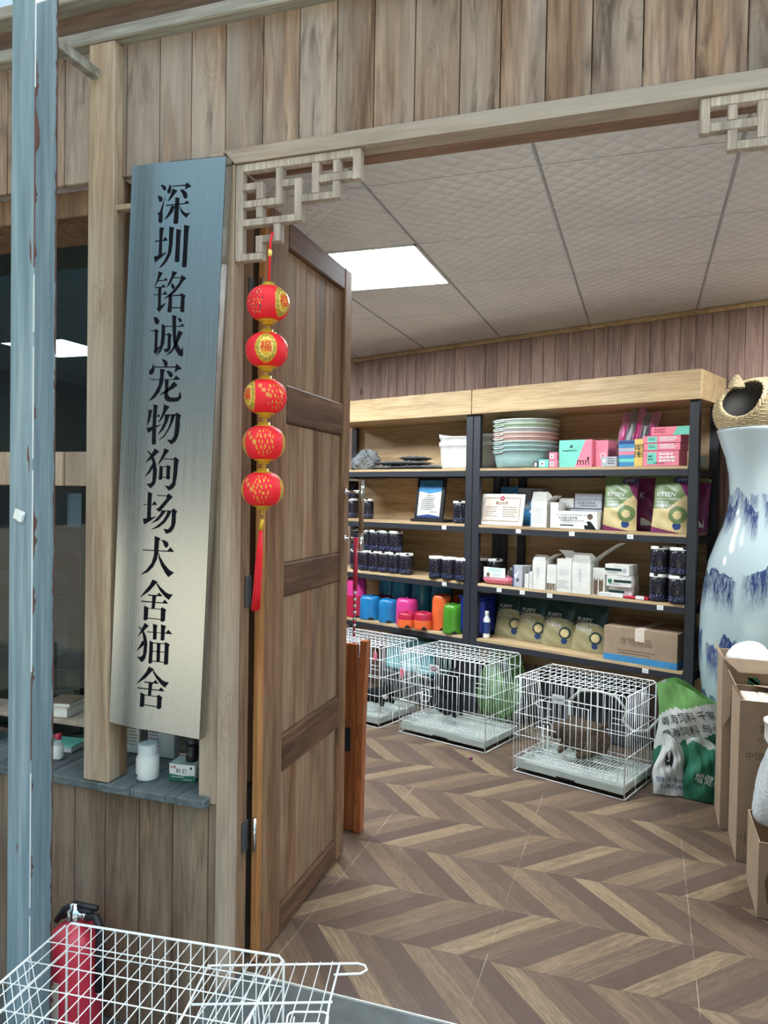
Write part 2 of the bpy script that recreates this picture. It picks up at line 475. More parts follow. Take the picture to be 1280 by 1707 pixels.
    def poly(s, pts2, y, m, t=0.0, xf=None):
        """outline in x,z facing -y, optional thickness t towards +y"""
        n = len(pts2)
        if sum(pts2[i][0] * pts2[(i + 1) % n][1] - pts2[(i + 1) % n][0] * pts2[i][1] for i in range(n)) < 0: pts2 = pts2[::-1]
        vs = [(x, y, z) for x, z in pts2]
        fs = [tuple(range(n))]
        if t > 0:
            vs += [(x, y + t, z) for x, z in pts2]
            fs += [tuple(range(n, 2 * n))[::-1]] + [(i + n, (i + 1) % n + n, (i + 1) % n, i)[::-1] for i in range(n)]
            fs[2:] = [(i, i + n, (i + 1) % n + n, (i + 1) % n) for i in range(n)]
        return s.add(vs, fs, m, False, xf)
    def grid(s, nu, nv, fn, mat, smooth=True, xf=None):
        """surface fn(u,v)->point ; mat: key or fn(u,v)->key"""
        vs = [fn(i / nu, j / nv) for j in range(nv + 1) for i in range(nu + 1)]
        fs, ms = [], []
        for j in range(nv):
            for i in range(nu):
                a = j * (nu + 1) + i
                fs.append((a, a + 1, a + nu + 2, a + nu + 1))
                ms.append(mat((i + .5) / nu, (j + .5) / nv) if callable(mat) else mat)
        return s.add(vs, fs, ms, smooth, xf)
    def build(s, name, parent=None, loc=None, rot=None):
        me = bpy.data.meshes.new(name)
        me.from_pydata(s.v, [], s.f)
        for m in s.mats: me.materials.append(m)
        me.polygons.foreach_set('material_index', s.mi)
        me.polygons.foreach_set('use_smooth', s.sm)
        me.update()
        o = bpy.data.objects.new(name, me)
        col.objects.link(o)
        if parent: o.parent = parent
        if loc: o.location = loc
        if rot: o.rotation_euler = rot
        return o

def tag(o, label=None, cat=None, group=None, kind=None):
    if label: o['label'] = label
    if cat: o['category'] = cat
    if group: o['group'] = group
    if kind: o['kind'] = kind
    return o

def thing(name, label, cat, loc=(0, 0, 0), rz=0.0, group=None, kind=None):
    o = bpy.data.objects.new(name, None)
    o.empty_display_size = 0.05
    col.objects.link(o)
    o.location = loc
    o.rotation_euler = (0, 0, rz)
    return tag(o, label, cat, group, kind)

def struct(name, mb, label=None, parent=None):
    o = mb.build(name, parent)
    o['kind'] = 'structure'
    if label: o['label'] = label
    return o

def dup(src, loc=None, rz=None, label=None, group=None):
    r = src.copy()
    col.objects.link(r)
    if loc is not None: r.location = loc
    if rz is not None: r.rotation_euler = (0, 0, rz)
    if label: r['label'] = label
    if group: r['group'] = group
    for ch in [c for c in bpy.data.objects if c.parent == src]:
        c = ch.copy(); col.objects.link(c); c.parent = r
        for g in [q for q in bpy.data.objects if q.parent == ch]:
            d = g.copy(); col.objects.link(d); d.parent = c
    return r

_tc = {}
def glyphs(txt, res=2):
    if (txt, res) not in _tc:
        cu = bpy.data.curves.new('text', 'FONT')
        cu.body = txt
        cu.resolution_u = res
        cu.align_x = 'CENTER'; cu.align_y = 'CENTER'
        o = bpy.data.objects.new('text', cu)
        col.objects.link(o)
        bpy.context.view_layer.update()
        me = o.to_mesh()
        _tc[txt, res] = ([tuple(v.co[:2]) for v in me.vertices], [tuple(p.vertices) for p in me.polygons])
        o.to_mesh_clear()
        bpy.data.objects.remove(o)
    return _tc[txt, res]

def text(mb, txt, size, x, z, m, y=-0.0008, fn=None, rot=0.0, sx=1.0, vertical=False):
    """flat lettering in the x,z plane facing -y, or laid on a surface by fn(x,z)"""
    if vertical:
        for i, ch in enumerate(txt):
            text(mb, ch, size, x, z - i * size * 1.05, m, y, fn, rot, sx)
        return
    vs, fs = glyphs(txt)
    c, s_ = math.cos(rot), math.sin(rot)
    P = [((a * c * sx - b * s_) * size + x, (a * s_ * sx + b * c) * size + z) for a, b in vs]
    mb.add([fn(px, pz) if fn else (px, y, pz) for px, pz in P], fs, m)

def lines(mb, x0, x1, z0, z1, n, m, y=-0.0008, fill=0.45, rag=0.3):
    """rows of small print"""
    rnd = random.Random(int((x0 + z0 + n) * 1e5))
    h = (z1 - z0) / n
    for i in range(n):
        e = x1 - (x1 - x0) * rag * rnd.random()
        xx = x0
        while xx < e:
            ww = h * (0.5 + 0.9 * rnd.random())
            mb.poly([(xx, z1 - i * h - h * fill), (min(xx + ww, e), z1 - i * h - h * fill), (min(xx + ww, e), z1 - i * h), (xx, z1 - i * h)], y, m)
            xx += ww + h * 0.25
def rect(mb, x0, x1, z0, z1, m, y=-0.0005):
    mb.poly([(x0, z0), (x1, z0), (x1, z1), (x0, z1)], y, m)
def disc(mb, x, z, r, m, y=-0.0005, n=24, rz=None):
    mb.poly([(x + r * math.cos(2 * PI * i / n), z + (rz or r) * math.sin(2 * PI * i / n)) for i in range(n)], y, m)
def letters(mb, parent, name='lettering'):
    return mb.build(name, parent)

# ================================================================== THE SETTING
TH = -21.5 * D2R
P0 = Vector((-0.3445, 4.79, 0))
DV = Vector((math.cos(TH), math.sin(TH), 0))
NV = Vector((-math.sin(TH), math.cos(TH), 0))
def W(s, off, z=0.0):
    """point in front of the slanted back wall: s along it, off out from it"""
    return P0 + DV * s - NV * off + Vector((0, 0, z))
WM = Matrix.Translation(P0) @ Matrix.Rotation(TH, 4, 'Z')
CEIL = 2.48
GROUND = -0.19

b = MB(); b.box(-5.4, 2.5, 1.967, 7.2, -0.1, 0.0, 'floor'); struct('floor', b)
b = MB(); b.box(-7, 6, 0.35, 1.95, GROUND - 0.1, GROUND, 'pavement'); struct('ground', b)
b = MB(); b.box(-25, 25, -30, 0.35, GROUND - 0.1, GROUND, 'road'); struct('street', b)
b = MB(); b.box(-1.12, 0.55, 1.70, 1.962, GROUND + 0.001, -0.002, 'pavement', 0.004); struct('trim_1', b, 'dark stone door sill')
b = MB(); b.box(-1.09, 0.47, 1.9622, 1.9668, -0.03, 0.0005, 'offwhite'); struct('trim_2', b, 'thin pale edge of the tiled floor')

# ceiling of embossed panels in a grid
LEDS = [(-2, 1), (-7, 3), (2, 1), (2, 3), (-4, 2)]  # the later entries are unseen panels added to brighten the room
GX, GY, DX, DY = -0.342, 2.459, 0.590, 0.611
b = MB()
for i in range(-9, 6):
    for j in range(-1, 8):
        if (i, j) in LEDS: continue
        x0, x1 = GX + i * DX, GX + (i + 1) * DX
        y0, y1 = GY + j * DY, GY + (j + 1) * DY
        y0 = max(y0, 1.99)
        x0 = max(x0, -5.4); x1 = min(x1, 2.5)
        if x1 <= x0: continue
        b.box(x0 + .003, x1 - .003, y0 + .0025, y1 - .0025, CEIL, CEIL + .012, 'ceiling', 0.003)
struct('ceiling', b)
b = MB(); b.box(-5.5, 2.6, 1.99, 7.3, CEIL + .05, 2.86, 'darkgrey'); struct('roof', b)  # unseen slab put in to keep sunlight out of the room
b = MB()
for i in range(-9, 6):
    x = GX + i * DX
    b.box(x - .003, x + .003, 1.99, 7.2, CEIL - .003, CEIL + .004, "greycard")
for j in range(0, 8):
    y = GY + j * DY
    b.box(-5.4, 2.5, y - .003, y + .003, CEIL + .001, CEIL + .004, "greycard")
struct('trim_3', b, 'thin grid bars between the ceiling panels')
for k, (i, j) in enumerate(LEDS):
    if j < 0: continue
    x0, x1, y0, y1 = GX + i * DX + .004, GX + (i + 1) * DX - .004, GY + j * DY + .004, GY + (j + 1) * DY - .004
    lab = {0: 'bright square LED panel in the ceiling above the open door', 1: 'bright LED panel seen through the window left of the wooden post'}.get(k, 'square LED panel in the ceiling beyond the doorway, out of direct view')
    t = thing('ceiling_light', lab, 'ceiling light', ((x0 + x1) / 2, (y0 + y1) / 2, CEIL), group='LED panels in the ceiling' if k > 1 else None)
    hx, hy = (x1 - x0) / 2, (y1 - y0) / 2
    d = MB(); d.box(-hx + .012, hx - .012, -hy + .012, hy - .012, -.001, .008, 'led'); d.build('diffuser', t)
    f = MB()
    f.box(-hx, hx, -hy, -hy + .012, -.003, .01, 'white'); f.box(-hx, hx, hy - .012, hy, -.003, .01, 'white')
    f.box(-hx, -hx + .012, -hy, hy, -.003, .01, 'white'); f.box(hx - .012, hx, -hy, hy, -.003, .01, 'white')
    f.build('panel_frame', t)

# walls inside
b = MB()
s = -5.9
while s < 3.1:
    wd = 0.086
    b.box(s + .001, s + wd - .001, 0, 0.03, 0.0, CEIL - .001, 'backwall', 0.003, WM)
    s += wd
struct('wall_back', b)
b = MB(); b.box(-5.9, 3.1, -0.014, -0.001, CEIL - .03, CEIL - .002, 'cornice_wood', 0.003, WM); struct('trim_4', b, 'narrow moulding where the back wall meets the ceiling')
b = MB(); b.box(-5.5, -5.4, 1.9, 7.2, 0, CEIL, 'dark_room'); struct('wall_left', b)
b = MB()
y = 1.99
while y < 3.9:
    b.box(2.46, 2.5, y + .001, y + .085, 0, CEIL - .001, 'backwall', 0.003); y += .086
struct('wall_right', b)

# ------------------------------------------------------------------ wooden shop front
def planks(name, seams, z0, z1, y, m, depth=0.02, label=None, jitter=0.0):
    q = MB()
    for i in range(len(seams) - 1):
        q.box(seams[i] + .0012, seams[i + 1] - .0012, y, y + depth, z0, z1, m, 0.0025)
    return struct(name, q, label)
low = [-1.132, -1.171, -1.291, -1.408, -1.531, -1.645, -1.735]
while low[-1] > -5.4: low.append(low[-1] - 0.115)
planks('wall_front', low[::-1], GROUND, 0.523, 1.885, 'facade_lower', label='brown vertical boards under the window ledge')
up = [-1.705, -1.605, -1.479, -1.363, -1.256, -1.144, -1.026, -.915, -.805, -.699, -.587, -.468, -.364, -.253, -.144, -.028, .087, .196]
while up[0] > -5.3: up.insert(0, up[0] - 0.112)
while up[-1] < 2.4: up.append(up[-1] + 0.112)
left = [x for x in up if x <= -1.14]
planks('wall_front_upper', left, 2.352, 2.742, 1.887, 'facade_upper', label='weathered upright boards above the signboard and window')
planks('wall_front_over_door', [x for x in up if x >= -1.145 and x <= .6], 2.376, 2.742, 1.887, 'facade_upper', label='weathered upright boards above the doorway')
planks('wall_front_right', [.60 + .112 * i for i in range(18)], GROUND, 2.742, 1.89, 'facade_lower', label='boards right of the doorway, out of the photograph')
b = MB(); b.box(-5.4, 2.6, 1.845, 1.905, 2.737, 2.776, 'rail_wood', 0.004); struct('trim_5', b, 'grey weathered rail along the top of the boards')
b = MB(); b.box(-5.4, 2.6, 1.90, 1.985, 2.742, 2.868, 'fascia_wood'); struct('trim_6', b, 'dark brown fascia between the two grey rails')
b = MB(); b.box(-5.4, 2.6, 1.84, 1.99, 2.868, 2.905, 'rail_wood', 0.004); struct('trim_7', b, 'upper grey rail under the sky')
b = MB()
b.box(-1.136, -1.10, 1.868, 1.93, GROUND, 2.334, 'jamb_wood', 0.003)
b.box(-1.198, -1.137, 1.874, 1.93, 0.525, 2.374, 'jamb_wood', 0.003)
b.box(-1.131, -1.137 + .002, 1.88, 1.93, GROUND, .52, 'jamb_wood', 0.002)
b.box(-1.139, -1.1005, 1.9305, 1.985, 0.0, 2.334, 'reveal_wood', 0.002)
struct('trim_8', b, 'pale timber jamb on the hinge side of the doorway')
b = MB()
m_ = [(-1.136, 2.376), (.507, 2.376), (.471, 2.335), (-1.10, 2.335)]
b.poly(m_, 1.866, 'lintel_wood', 0.06)
b.box(-1.10, .471, 1.9265, 1.985, 2.3355, 2.376, 'soffit_wood', 0.002)
b.box(-.36, -.10, 1.9855, 1.992, 2.34, 2.352, 'lintel_wood', 0.001)
struct('trim_9', b, 'weathered lintel board with a brown soffit over the doorway')
b = MB(); b.box(.4715, .56, 1.868, 1.985, GROUND, 2.334, 'jamb_wood', 0.003); struct('trim_10', b)
b = MB(); b.box(-1.585, -1.492, 1.850, 1.902, .546, 2.737, 'post_wood', 0.004); b.box(-1.52, -1.493, 1.903, 1.94, .546, 2.35, 'reveal_wood', 0.003)
struct('trim_11', b, 'pale knotty wooden post left of the steel signboard')
b = MB(); b.box(-1.50, -1.436, 1.862, 1.887, 2.246, 2.262, 'jamb_wood', 0.002); struct('trim_12', b, 'short wooden batten end at the top left corner of the signboard')
# ledge of grey boards
b = MB()
sx = [-1.157, -1.29, -1.41, -1.53, -1.615]
for i in range(len(sx) - 1):
    b.box(sx[i + 1] + .001, sx[i] - .001, 1.842 + (.004 if i == 3 else 0), 2.15, .521, .545, 'ledge_wood', 0.003)
xx = -1.615
while xx > -3.2:
    b.box(xx - .128, xx - .002, 1.872, 2.15, .508, .534, 'ledge_wood', 0.003); xx -= .13
struct('trim_13', b, 'grey weathered board ledge under the windows')
# window left of the post
def window(name, x0, x1, z0, z1, y, lab):
    w_ = MB(); w_.box(x0, x1, y, y + .006, z0, z1, 'glass')
    o = struct(name, w_, lab)
    return o
w1 = window('window_1', -3.2, -1.475, .545, 2.27, 2.156, 'tinted glass of the window left of the wooden post')
b = MB(); b.box(-3.2, -1.47, 1.93, 2.17, 2.272, 2.351, 'reveal_wood', 0.003); o = b.build('window_head', w1)
b = MB()
for x0, x1 in ((-1.735, -1.59), (-1.88, -1.738), (-2.02, -1.883), (-2.16, -2.023), (-2.3, -2.163)):
    b.box(x0, x1, 1.93, 1.95, 1.432, 1.540, 'jamb_wood', 0.003)
b.box(-3.2, -1.47, 1.95, 1.985, 1.45, 1.52, 'reveal_wood')
b.build('middle_rail', w1)
w2 = window('window_2', -1.468, -1.20, .546, 2.33, 2.156, 'tinted glass of the narrow window behind the signboard')
b = MB(); b.box(-1.47, -1.20, 1.93, 2.17, 2.332, 2.351, 'reveal_wood'); b.build('window_head', w2)
b = MB(); b.box(-1.198, -1.14, 1.9305, 2.17, .525, 2.35, 'reveal_wood'); struct('trim_14', b)
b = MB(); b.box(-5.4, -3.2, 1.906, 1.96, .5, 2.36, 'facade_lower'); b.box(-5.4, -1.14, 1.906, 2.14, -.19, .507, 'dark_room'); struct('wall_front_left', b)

# ------------------------------------------------------------------ the open door leaf
door = thing('door_1', 'tall brown plank door leaf standing open into the shop', 'door', (-1.07, 2.0, 0), 1.6 * D2R, kind='structure')
b = MB()
b.box(-.024, 0, 0.030, .162, .008, 2.28, 'door_wood', 0.004)
b.build('hinge_stile', door)
b = MB(); b.box(-.023, -.001, 0, .014, .008, 2.28, 'door_edge', 0.003); b.box(-.023, -.002, .0145, .0295, .008, 2.28, 'door_edge', 0.003); b.build('edge_strip', door)
b = MB(); b.box(-.036, 0, .672, .745, .008, 2.28, 'door_wood', 0.004); b.build('lock_stile', door)
for z0, z1 in ((2.192, 2.28), (1.645, 1.765), (1.09, 1.198), (.525, .645), (.008, .092)):
    b = MB(); b.box(-.036, -.001, .163, .671, z0, z1, 'door_rail', 0.006); b.build('rail', door)
for z0, z1 in ((.092, .525), (.645, 1.09), (1.198, 1.645), (1.765, 2.192)):
    b = MB()
    for i in range(6):
        y0 = .163 + i * .0847
        b.box(-.03, -.014, y0 + .0006, y0 + .0841, z0, z1, 'door_panel', 0.0025)
    b.build('panel', door)
for z in (.40, 1.13, 2.0):
    h = MB()
    h.tube([(-.008, -.008, z - .05), (-.008, -.008, z + .05)], .0055, 'chrome', 8)
    h.box(-.030, -.0275, -.045, -.010, z - .045, z + .045, 'darkgrey')
    h.box(-.012, -.004, -.0025, -.0005, z - .045, z + .045, 'chrome')
    h.build('hinge', door)
hb = MB()
for z in (1.43, 1.25):
    hb.tube([(0.0, .708, z), (.004, .708, z)], .013, 'chrome', 14)
    hb.tube([(.004, .708, z), (.068, .708, z)], .006, 'chrome', 10)
hb.tube([(.068, .70, 1.395), (.068, .70, 1.478)], .0105, 'chrome', 14)
hb.tube([(.068, .70, 1.205), (.068, .70, 1.275)], .0105, 'chrome', 14)
han = hb.build('pull_handle', door)
hb = MB(); hb.tube([(.068, .70, 1.27), (.068, .70, 1.40)], .0095, 'reveal_wood', 14); hb.build('wooden_grip', han)

# ------------------------------------------------------------------ steel signboard with cut black lettering
GLYPHS = [
"-515,-631 -419,-639 -338,-686 -318,-743 -340,-794 -406,-789 -448,-715|-598,-931 -514,-939 -434,-986 -426,-1052 -450,-1101 -533,-1100 -555,-1024|-320,-924 -380,-1139 -413,-1398 -401,-1492 -400,-1661 -453,-1710 -517,-1676 -531,-1615 -525,-1522 -544,-1455 -596,-1399 -502,-1402|-219,-634 -167,-699 -151,-802 -195,-892 -246,-894 -274,-852 -273,-802 -224,-722|-172,-689 309,-689 367,-629 508,-751 358,-794 299,-814 322,-718 -167,-708|-98,-765 55,-836 -24,-914 -154,-1053 -250,-1111 -170,-959 -121,-832|135,-814 251,-823 341,-885 384,-962 382,-1045 325,-1081 274,-1046 224,-932|-305,-1206 292,-1199 387,-1128 471,-1217 294,-1223 -277,-1239|-1,-1017 131,-1040 128,-1304 124,-1739 59,-1758 -26,-1740 -14,-1406 3,-1184|-121,-1250 0,-1255 -69,-1412 -195,-1543 -339,-1627 -221,-1457|141,-1235 202,-1346 305,-1446 405,-1493 502,-1471 383,-1608 254,-1507 182,-1391",
"-487,-1824 -335,-1838 -357,-1925 -383,-2204 -366,-2617 -478,-2612 -473,-2105|-630,-2187 -350,-2187 -282,-2094 -187,-2205 -338,-2212 -617,-2220|-636,-2636 -430,-2595 -193,-2522 -382,-2663 -587,-2804|-159,-1815 -2,-1852 -23,-2000 -32,-2335 -74,-2593 -197,-2793 -324,-2909 -459,-2979 -266,-2753 -165,-2552 -145,-2291|81,-1898 235,-1937 216,-2051 216,-2459 216,-2812 136,-2830 69,-2801 82,-2415|328,-1802 504,-1842 478,-1936 465,-2434 464,-2962 385,-2986 318,-2961 332,-2391",
"-460,-3055 -305,-3107 -357,-3171 -473,-3358 -593,-3526 -508,-3337 -466,-3180|-452,-3306 -256,-3307 -204,-3243 -127,-3327 -255,-3328 -458,-3332|-536,-3501 -332,-3495 -273,-3424 -198,-3513 -331,-3521 -527,-3532|-592,-3702 -275,-3701 -201,-3622 -129,-3719 -266,-3721 -588,-3724|-436,-3518 -336,-3521 -344,-3725 -336,-4035 -168,-3948 -263,-4083 -382,-4206 -462,-4118 -421,-4053 -438,-3722|4,-3067 161,-3107 103,-3189 37,-3265 -33,-3407 -167,-3527 -82,-3352 -12,-3211|37,-3249 299,-3252 319,-3191 476,-3282 366,-3369 266,-3509 120,-3661 -29,-3774 -259,-3846 -93,-3739 85,-3581 231,-3429 300,-3275 30,-3271|-2,-3401 78,-3456 113,-3530 38,-3580 -12,-3499|-72,-3707 31,-3743 32,-3920 32,-4216 -37,-4227 -100,-4206 -76,-3917|23,-3743 293,-3738 337,-3694 471,-3763 444,-3828 449,-4219 380,-4228 325,-4210 326,-3772 32,-3769|25,-4084 334,-4088 336,-4114 27,-4111",
"-556,-4340 -454,-4349 -367,-4430 -356,-4499 -431,-4567 -504,-4516|-643,-4723 -506,-4715 -449,-4680 -370,-4741 -394,-4816 -391,-5213 -271,-5155 -358,-5293 -424,-5402 -505,-5332 -479,-5252 -484,-4914 -493,-4745 -635,-4743|-268,-4531 -159,-4602 98,-4606 99,-4626 -157,-4628 -152,-4819 -158,-5077 -263,-5314 -397,-5456 -292,-5214 -264,-4917|-146,-4839 -65,-4831 -32,-4792 76,-4858 49,-4921 56,-5237 -5,-5315 -108,-5358 -172,-5255 -44,-5240 -44,-4920 -52,-4860 -145,-4863|66,-4297 212,-4337 193,-4431 214,-4825 262,-5081 362,-5239 433,-5279 455,-5162 477,-5417 443,-5466 350,-5446 227,-5297 132,-5040 100,-4725|191,-4614 364,-4607 406,-4533 473,-4623 366,-4635 192,-4634|290,-4737 436,-4789 327,-5003 200,-5238 68,-5375 -88,-5438 108,-5257 213,-5041|249,-4383 330,-4395 390,-4445 370,-4503 313,-4506",
"-228,-5532 -134,-5548 -37,-5602 -14,-5681 -53,-5751 -112,-5741 -165,-5612|-524,-5671 -457,-5760 -452,-5870 -525,-5974 -608,-5980 -634,-5920 -614,-5850 -534,-5790|-465,-5746 238,-5747 292,-5672 449,-5806 324,-5849 224,-5918 251,-5780 -464,-5774|-590,-6102 199,-6106 286,-5997 426,-6115 223,-6126 -576,-6126|-261,-5810 -100,-5830 -127,-5909 -147,-6207 -251,-6467 -408,-6638 -605,-6741 -414,-6508 -285,-6268 -246,-6009|-52,-5866 47,-5869 142,-5919 174,-5988 138,-6051 67,-6043|-86,-6108 36,-6117 34,-6305 39,-6543 108,-6612 272,-6623 386,-6598 436,-6440 484,-6617 392,-6716 255,-6742 68,-6741 -39,-6703 -84,-6604 -67,-6385|213,-6165 346,-6273 166,-6383 -38,-6494 -265,-6570 -65,-6425 92,-6305",
"-589,-6972 -466,-6990 -499,-7104 -538,-7279 -626,-7442 -616,-7308 -593,-7147|-497,-7155 -299,-7156 -247,-7093 -183,-7171 -290,-7174 -496,-7174|-430,-6816 -283,-6854 -309,-6954 -321,-7248 -317,-7514 -301,-7961 -432,-7965 -439,-7517 -428,-7116|-635,-7499 -450,-7458 -122,-7379 -306,-7474 -576,-7642|-81,-6811 102,-6878 14,-6988 -86,-7163 -174,-7284 -257,-7353 -150,-7151 -96,-6977|-50,-7102 299,-7086 356,-7041 509,-7113 471,-7177 467,-7494 439,-7692 355,-7853 220,-7948 163,-7906 72,-7816 228,-7811 307,-7683 324,-7418 333,-7127 -49,-7119|-26,-7115 130,-7118 48,-7332 -67,-7534 -263,-7702 -132,-7496 -40,-7294|169,-7111 309,-7115 234,-7315 120,-7529 -26,-7733 -224,-7861 -28,-7679 102,-7477 162,-7276",
"-324,-8073 -173,-8153 -290,-8262 -450,-8398 -636,-8497 -478,-8309 -378,-8165|-606,-8137 -497,-8179 -372,-8285 -280,-8462 -226,-8680 -228,-8921 -272,-9094 -408,-9222 -470,-9174 -558,-9094 -415,-9081 -359,-9008 -350,-8726 -388,-8446 -455,-8288|-377,-8526 -355,-8626 -455,-8771 -627,-8910 -505,-8723 -407,-8547|-6,-8058 161,-8112 62,-8229 -70,-8413 -223,-8560 -119,-8375 -34,-8192|-14,-8351 313,-8342 368,-8291 495,-8367 470,-8451 452,-8789 410,-9089 322,-9203 196,-9256 134,-9183 64,-9107 202,-9130 313,-9015 331,-8695 331,-8374 -13,-8375|-134,-8546 -33,-8592 -25,-8921 -77,-8964 -148,-8957 -137,-8716|-38,-8568 91,-8563 136,-8529 239,-8576 213,-8661 225,-8909 169,-8942 102,-8925 99,-8586 -37,-8592|-28,-8871 106,-8869 107,-8893 -26,-8895",
"-495,-9319 -346,-9360 -364,-9453 -366,-9816 -362,-10058 -485,-10086 -490,-9743|-640,-9681 -493,-9682 -336,-9686 -259,-9574 -159,-9685 -348,-9701 -492,-9702 -627,-9708|-628,-10102 -472,-10081 -166,-10005 -373,-10153 -575,-10272|-189,-9400 156,-9391 200,-9331 346,-9427 242,-9526 -40,-9850 -102,-9874 -193,-9795 -108,-9760 145,-9478 134,-9414 -172,-9429|-25,-9825 326,-9811 378,-9744 514,-9822 471,-9898 476,-10150 423,-10327 320,-10441 174,-10489 131,-10414 77,-10348 237,-10353 326,-10253 346,-10039 332,-9833 -24,-9849|-9,-9841 140,-9838 45,-9965 -105,-10122 -353,-10232 -186,-10087 -51,-9944|195,-9828 317,-9841 250,-9992 118,-10174 -79,-10321 -344,-10414 -114,-10257 52,-10112 154,-9958",
"-595,-10991 246,-10962 344,-10855 468,-10981 267,-10992 -579,-11019|-199,-10574 -7,-10627 -49,-10719 -60,-11059 -98,-11255 -220,-11476 -384,-11636 -639,-11737 -426,-11559 -264,-11350 -196,-11118 -196,-10827|-53,-11018 11,-11166 173,-11362 330,-11501 493,-11567 319,-11711 204,-11600 61,-11403 -34,-11202|14,-10669 137,-10673 243,-10721 275,-10791 241,-10866 185,-10878 137,-10842 94,-10741",
"-212,-11824 -38,-11876 -118,-11969 -318,-12183 -625,-12400 -452,-12179 -290,-11985|-65,-11896 55,-12017 251,-12152 366,-12189 488,-12190 365,-12358 239,-12290 61,-12130 -62,-11964|-352,-12270 -46,-12261 35,-12181 148,-12280 -45,-12289 -331,-12306|-573,-12472 153,-12452 233,-12363 343,-12473 154,-12479 -551,-12507|-194,-12292 -45,-12289 -71,-12337 -99,-12648 -198,-12650 -190,-12446|-456,-12603 -317,-12654 -314,-12817 -324,-13005 -390,-13029 -458,-13028 -456,-12799|-323,-12655 106,-12643 151,-12589 289,-12648 265,-12723 264,-12965 191,-13009 124,-12997 117,-12666 -322,-12674|-322,-12940 125,-12932 126,-12956 -320,-12964",
"-409,-13099 -267,-13175 -386,-13290 -509,-13413 -656,-13539 -528,-13347 -463,-13204|-628,-13229 -533,-13259 -432,-13343 -344,-13490 -293,-13701 -305,-13948 -344,-14130 -404,-14212 -458,-14251 -517,-14206 -619,-14110 -490,-14100 -422,-14017 -404,-13742 -437,-13555 -468,-13422 -546,-13308|-430,-13636 -404,-13742 -488,-13820 -659,-13957 -554,-13787 -466,-13620|-328,-13338 -128,-13331 298,-13318 395,-13212 526,-13324 284,-13336 -127,-13353 -294,-13368|-128,-13091 23,-13125 0,-13206 9,-13523 -38,-13549 -110,-13544 -113,-13313|141,-13085 312,-13117 277,-13202 270,-13526 216,-13546 152,-13533 154,-13324|-219,-13590 -105,-13631 -100,-13895 -114,-14237 -169,-14257 -229,-14249 -217,-13937|-113,-13632 282,-13619 311,-13571 463,-13627 428,-13696 430,-14194 361,-14227 297,-14214 299,-13644 -112,-13659|33,-13635 144,-13629 152,-14162 41,-14163|-109,-13876 302,-13853 303,-13875 -107,-13896|-110,-14162 309,-14146 311,-14169 -109,-14189",
"-209,-14347 -35,-14399 -115,-14492 -315,-14706 -622,-14923 -449,-14702 -287,-14508|-62,-14419 58,-14540 254,-14675 369,-14712 491,-14713 368,-14881 242,-14813 64,-14653 -59,-14487|-349,-14793 -43,-14784 38,-14704 151,-14803 -42,-14812 -328,-14829|-570,-14995 156,-14975 236,-14886 346,-14996 157,-15002 -548,-15030|-191,-14815 -42,-14812 -68,-14860 -96,-15171 -195,-15173 -187,-14969|-453,-15126 -314,-15177 -311,-15340 -321,-15528 -387,-15552 -455,-15551 -453,-15322|-320,-15178 109,-15166 154,-15112 292,-15171 268,-15246 267,-15488 194,-15532 127,-15520 120,-15189 -319,-15197|-319,-15463 128,-15455 129,-15479 -317,-15487"]
sign = thing('signboard', 'tall brushed steel signboard with black vertical Chinese lettering', 'sign', (-1.2615, 1.83, 2.348))
sign.rotation_euler = (0, 2.226 * D2R, 0)
def sag(x):
    return 0.010 * max(0.0, (-x - 0.03) / 0.128) ** 2.2
hw, hl = .1577, 1.6196
b = MB()
N = 26
b.grid(N, 30, lambda u, v: (-hw + 2 * hw * u, sag(-hw + 2 * hw * u), -hl * (1 - v)), 'steel')
b.build('face_sheet', sign)
b = MB()
b.box(hw - .0012, hw, 0, .03, -hl, 0, 'steel')
b.box(-hw, -hw + .0012, .011, .03, -hl, 0, 'steel')
for z0, z1 in ((-.0012, 0), (-hl, -hl + .0012)):
    for i in range(N):
        x0, x1 = -hw + 2 * hw * i / N, -hw + 2 * hw * (i + 1) / N
        b.box(x0, x1, (sag(x0) + sag(x1)) / 2, .03, z0, z1, 'steel')
b.build('folded_edge', sign)
for gs in GLYPHS:
    g_ = MB()
    for p in gs.split('|'):
        pts = [tuple(int(q) / 1e4 for q in c.split(',')) for c in p.split()]
        tris = tessellate_polygon([[Vector((x, z, 0)) for x, z in pts]])
        for t3 in tris:
            q = [pts[i] for i in t3]
            if (q[1][0] - q[0][0]) * (q[2][1] - q[0][1]) - (q[2][0] - q[0][0]) * (q[1][1] - q[0][1]) < 0: q = q[::-1]
            g_.add([(x, sag(x) - .0008, z) for x, z in q], [(0, 1, 2)], 'ink')
    g_.build('character', sign)

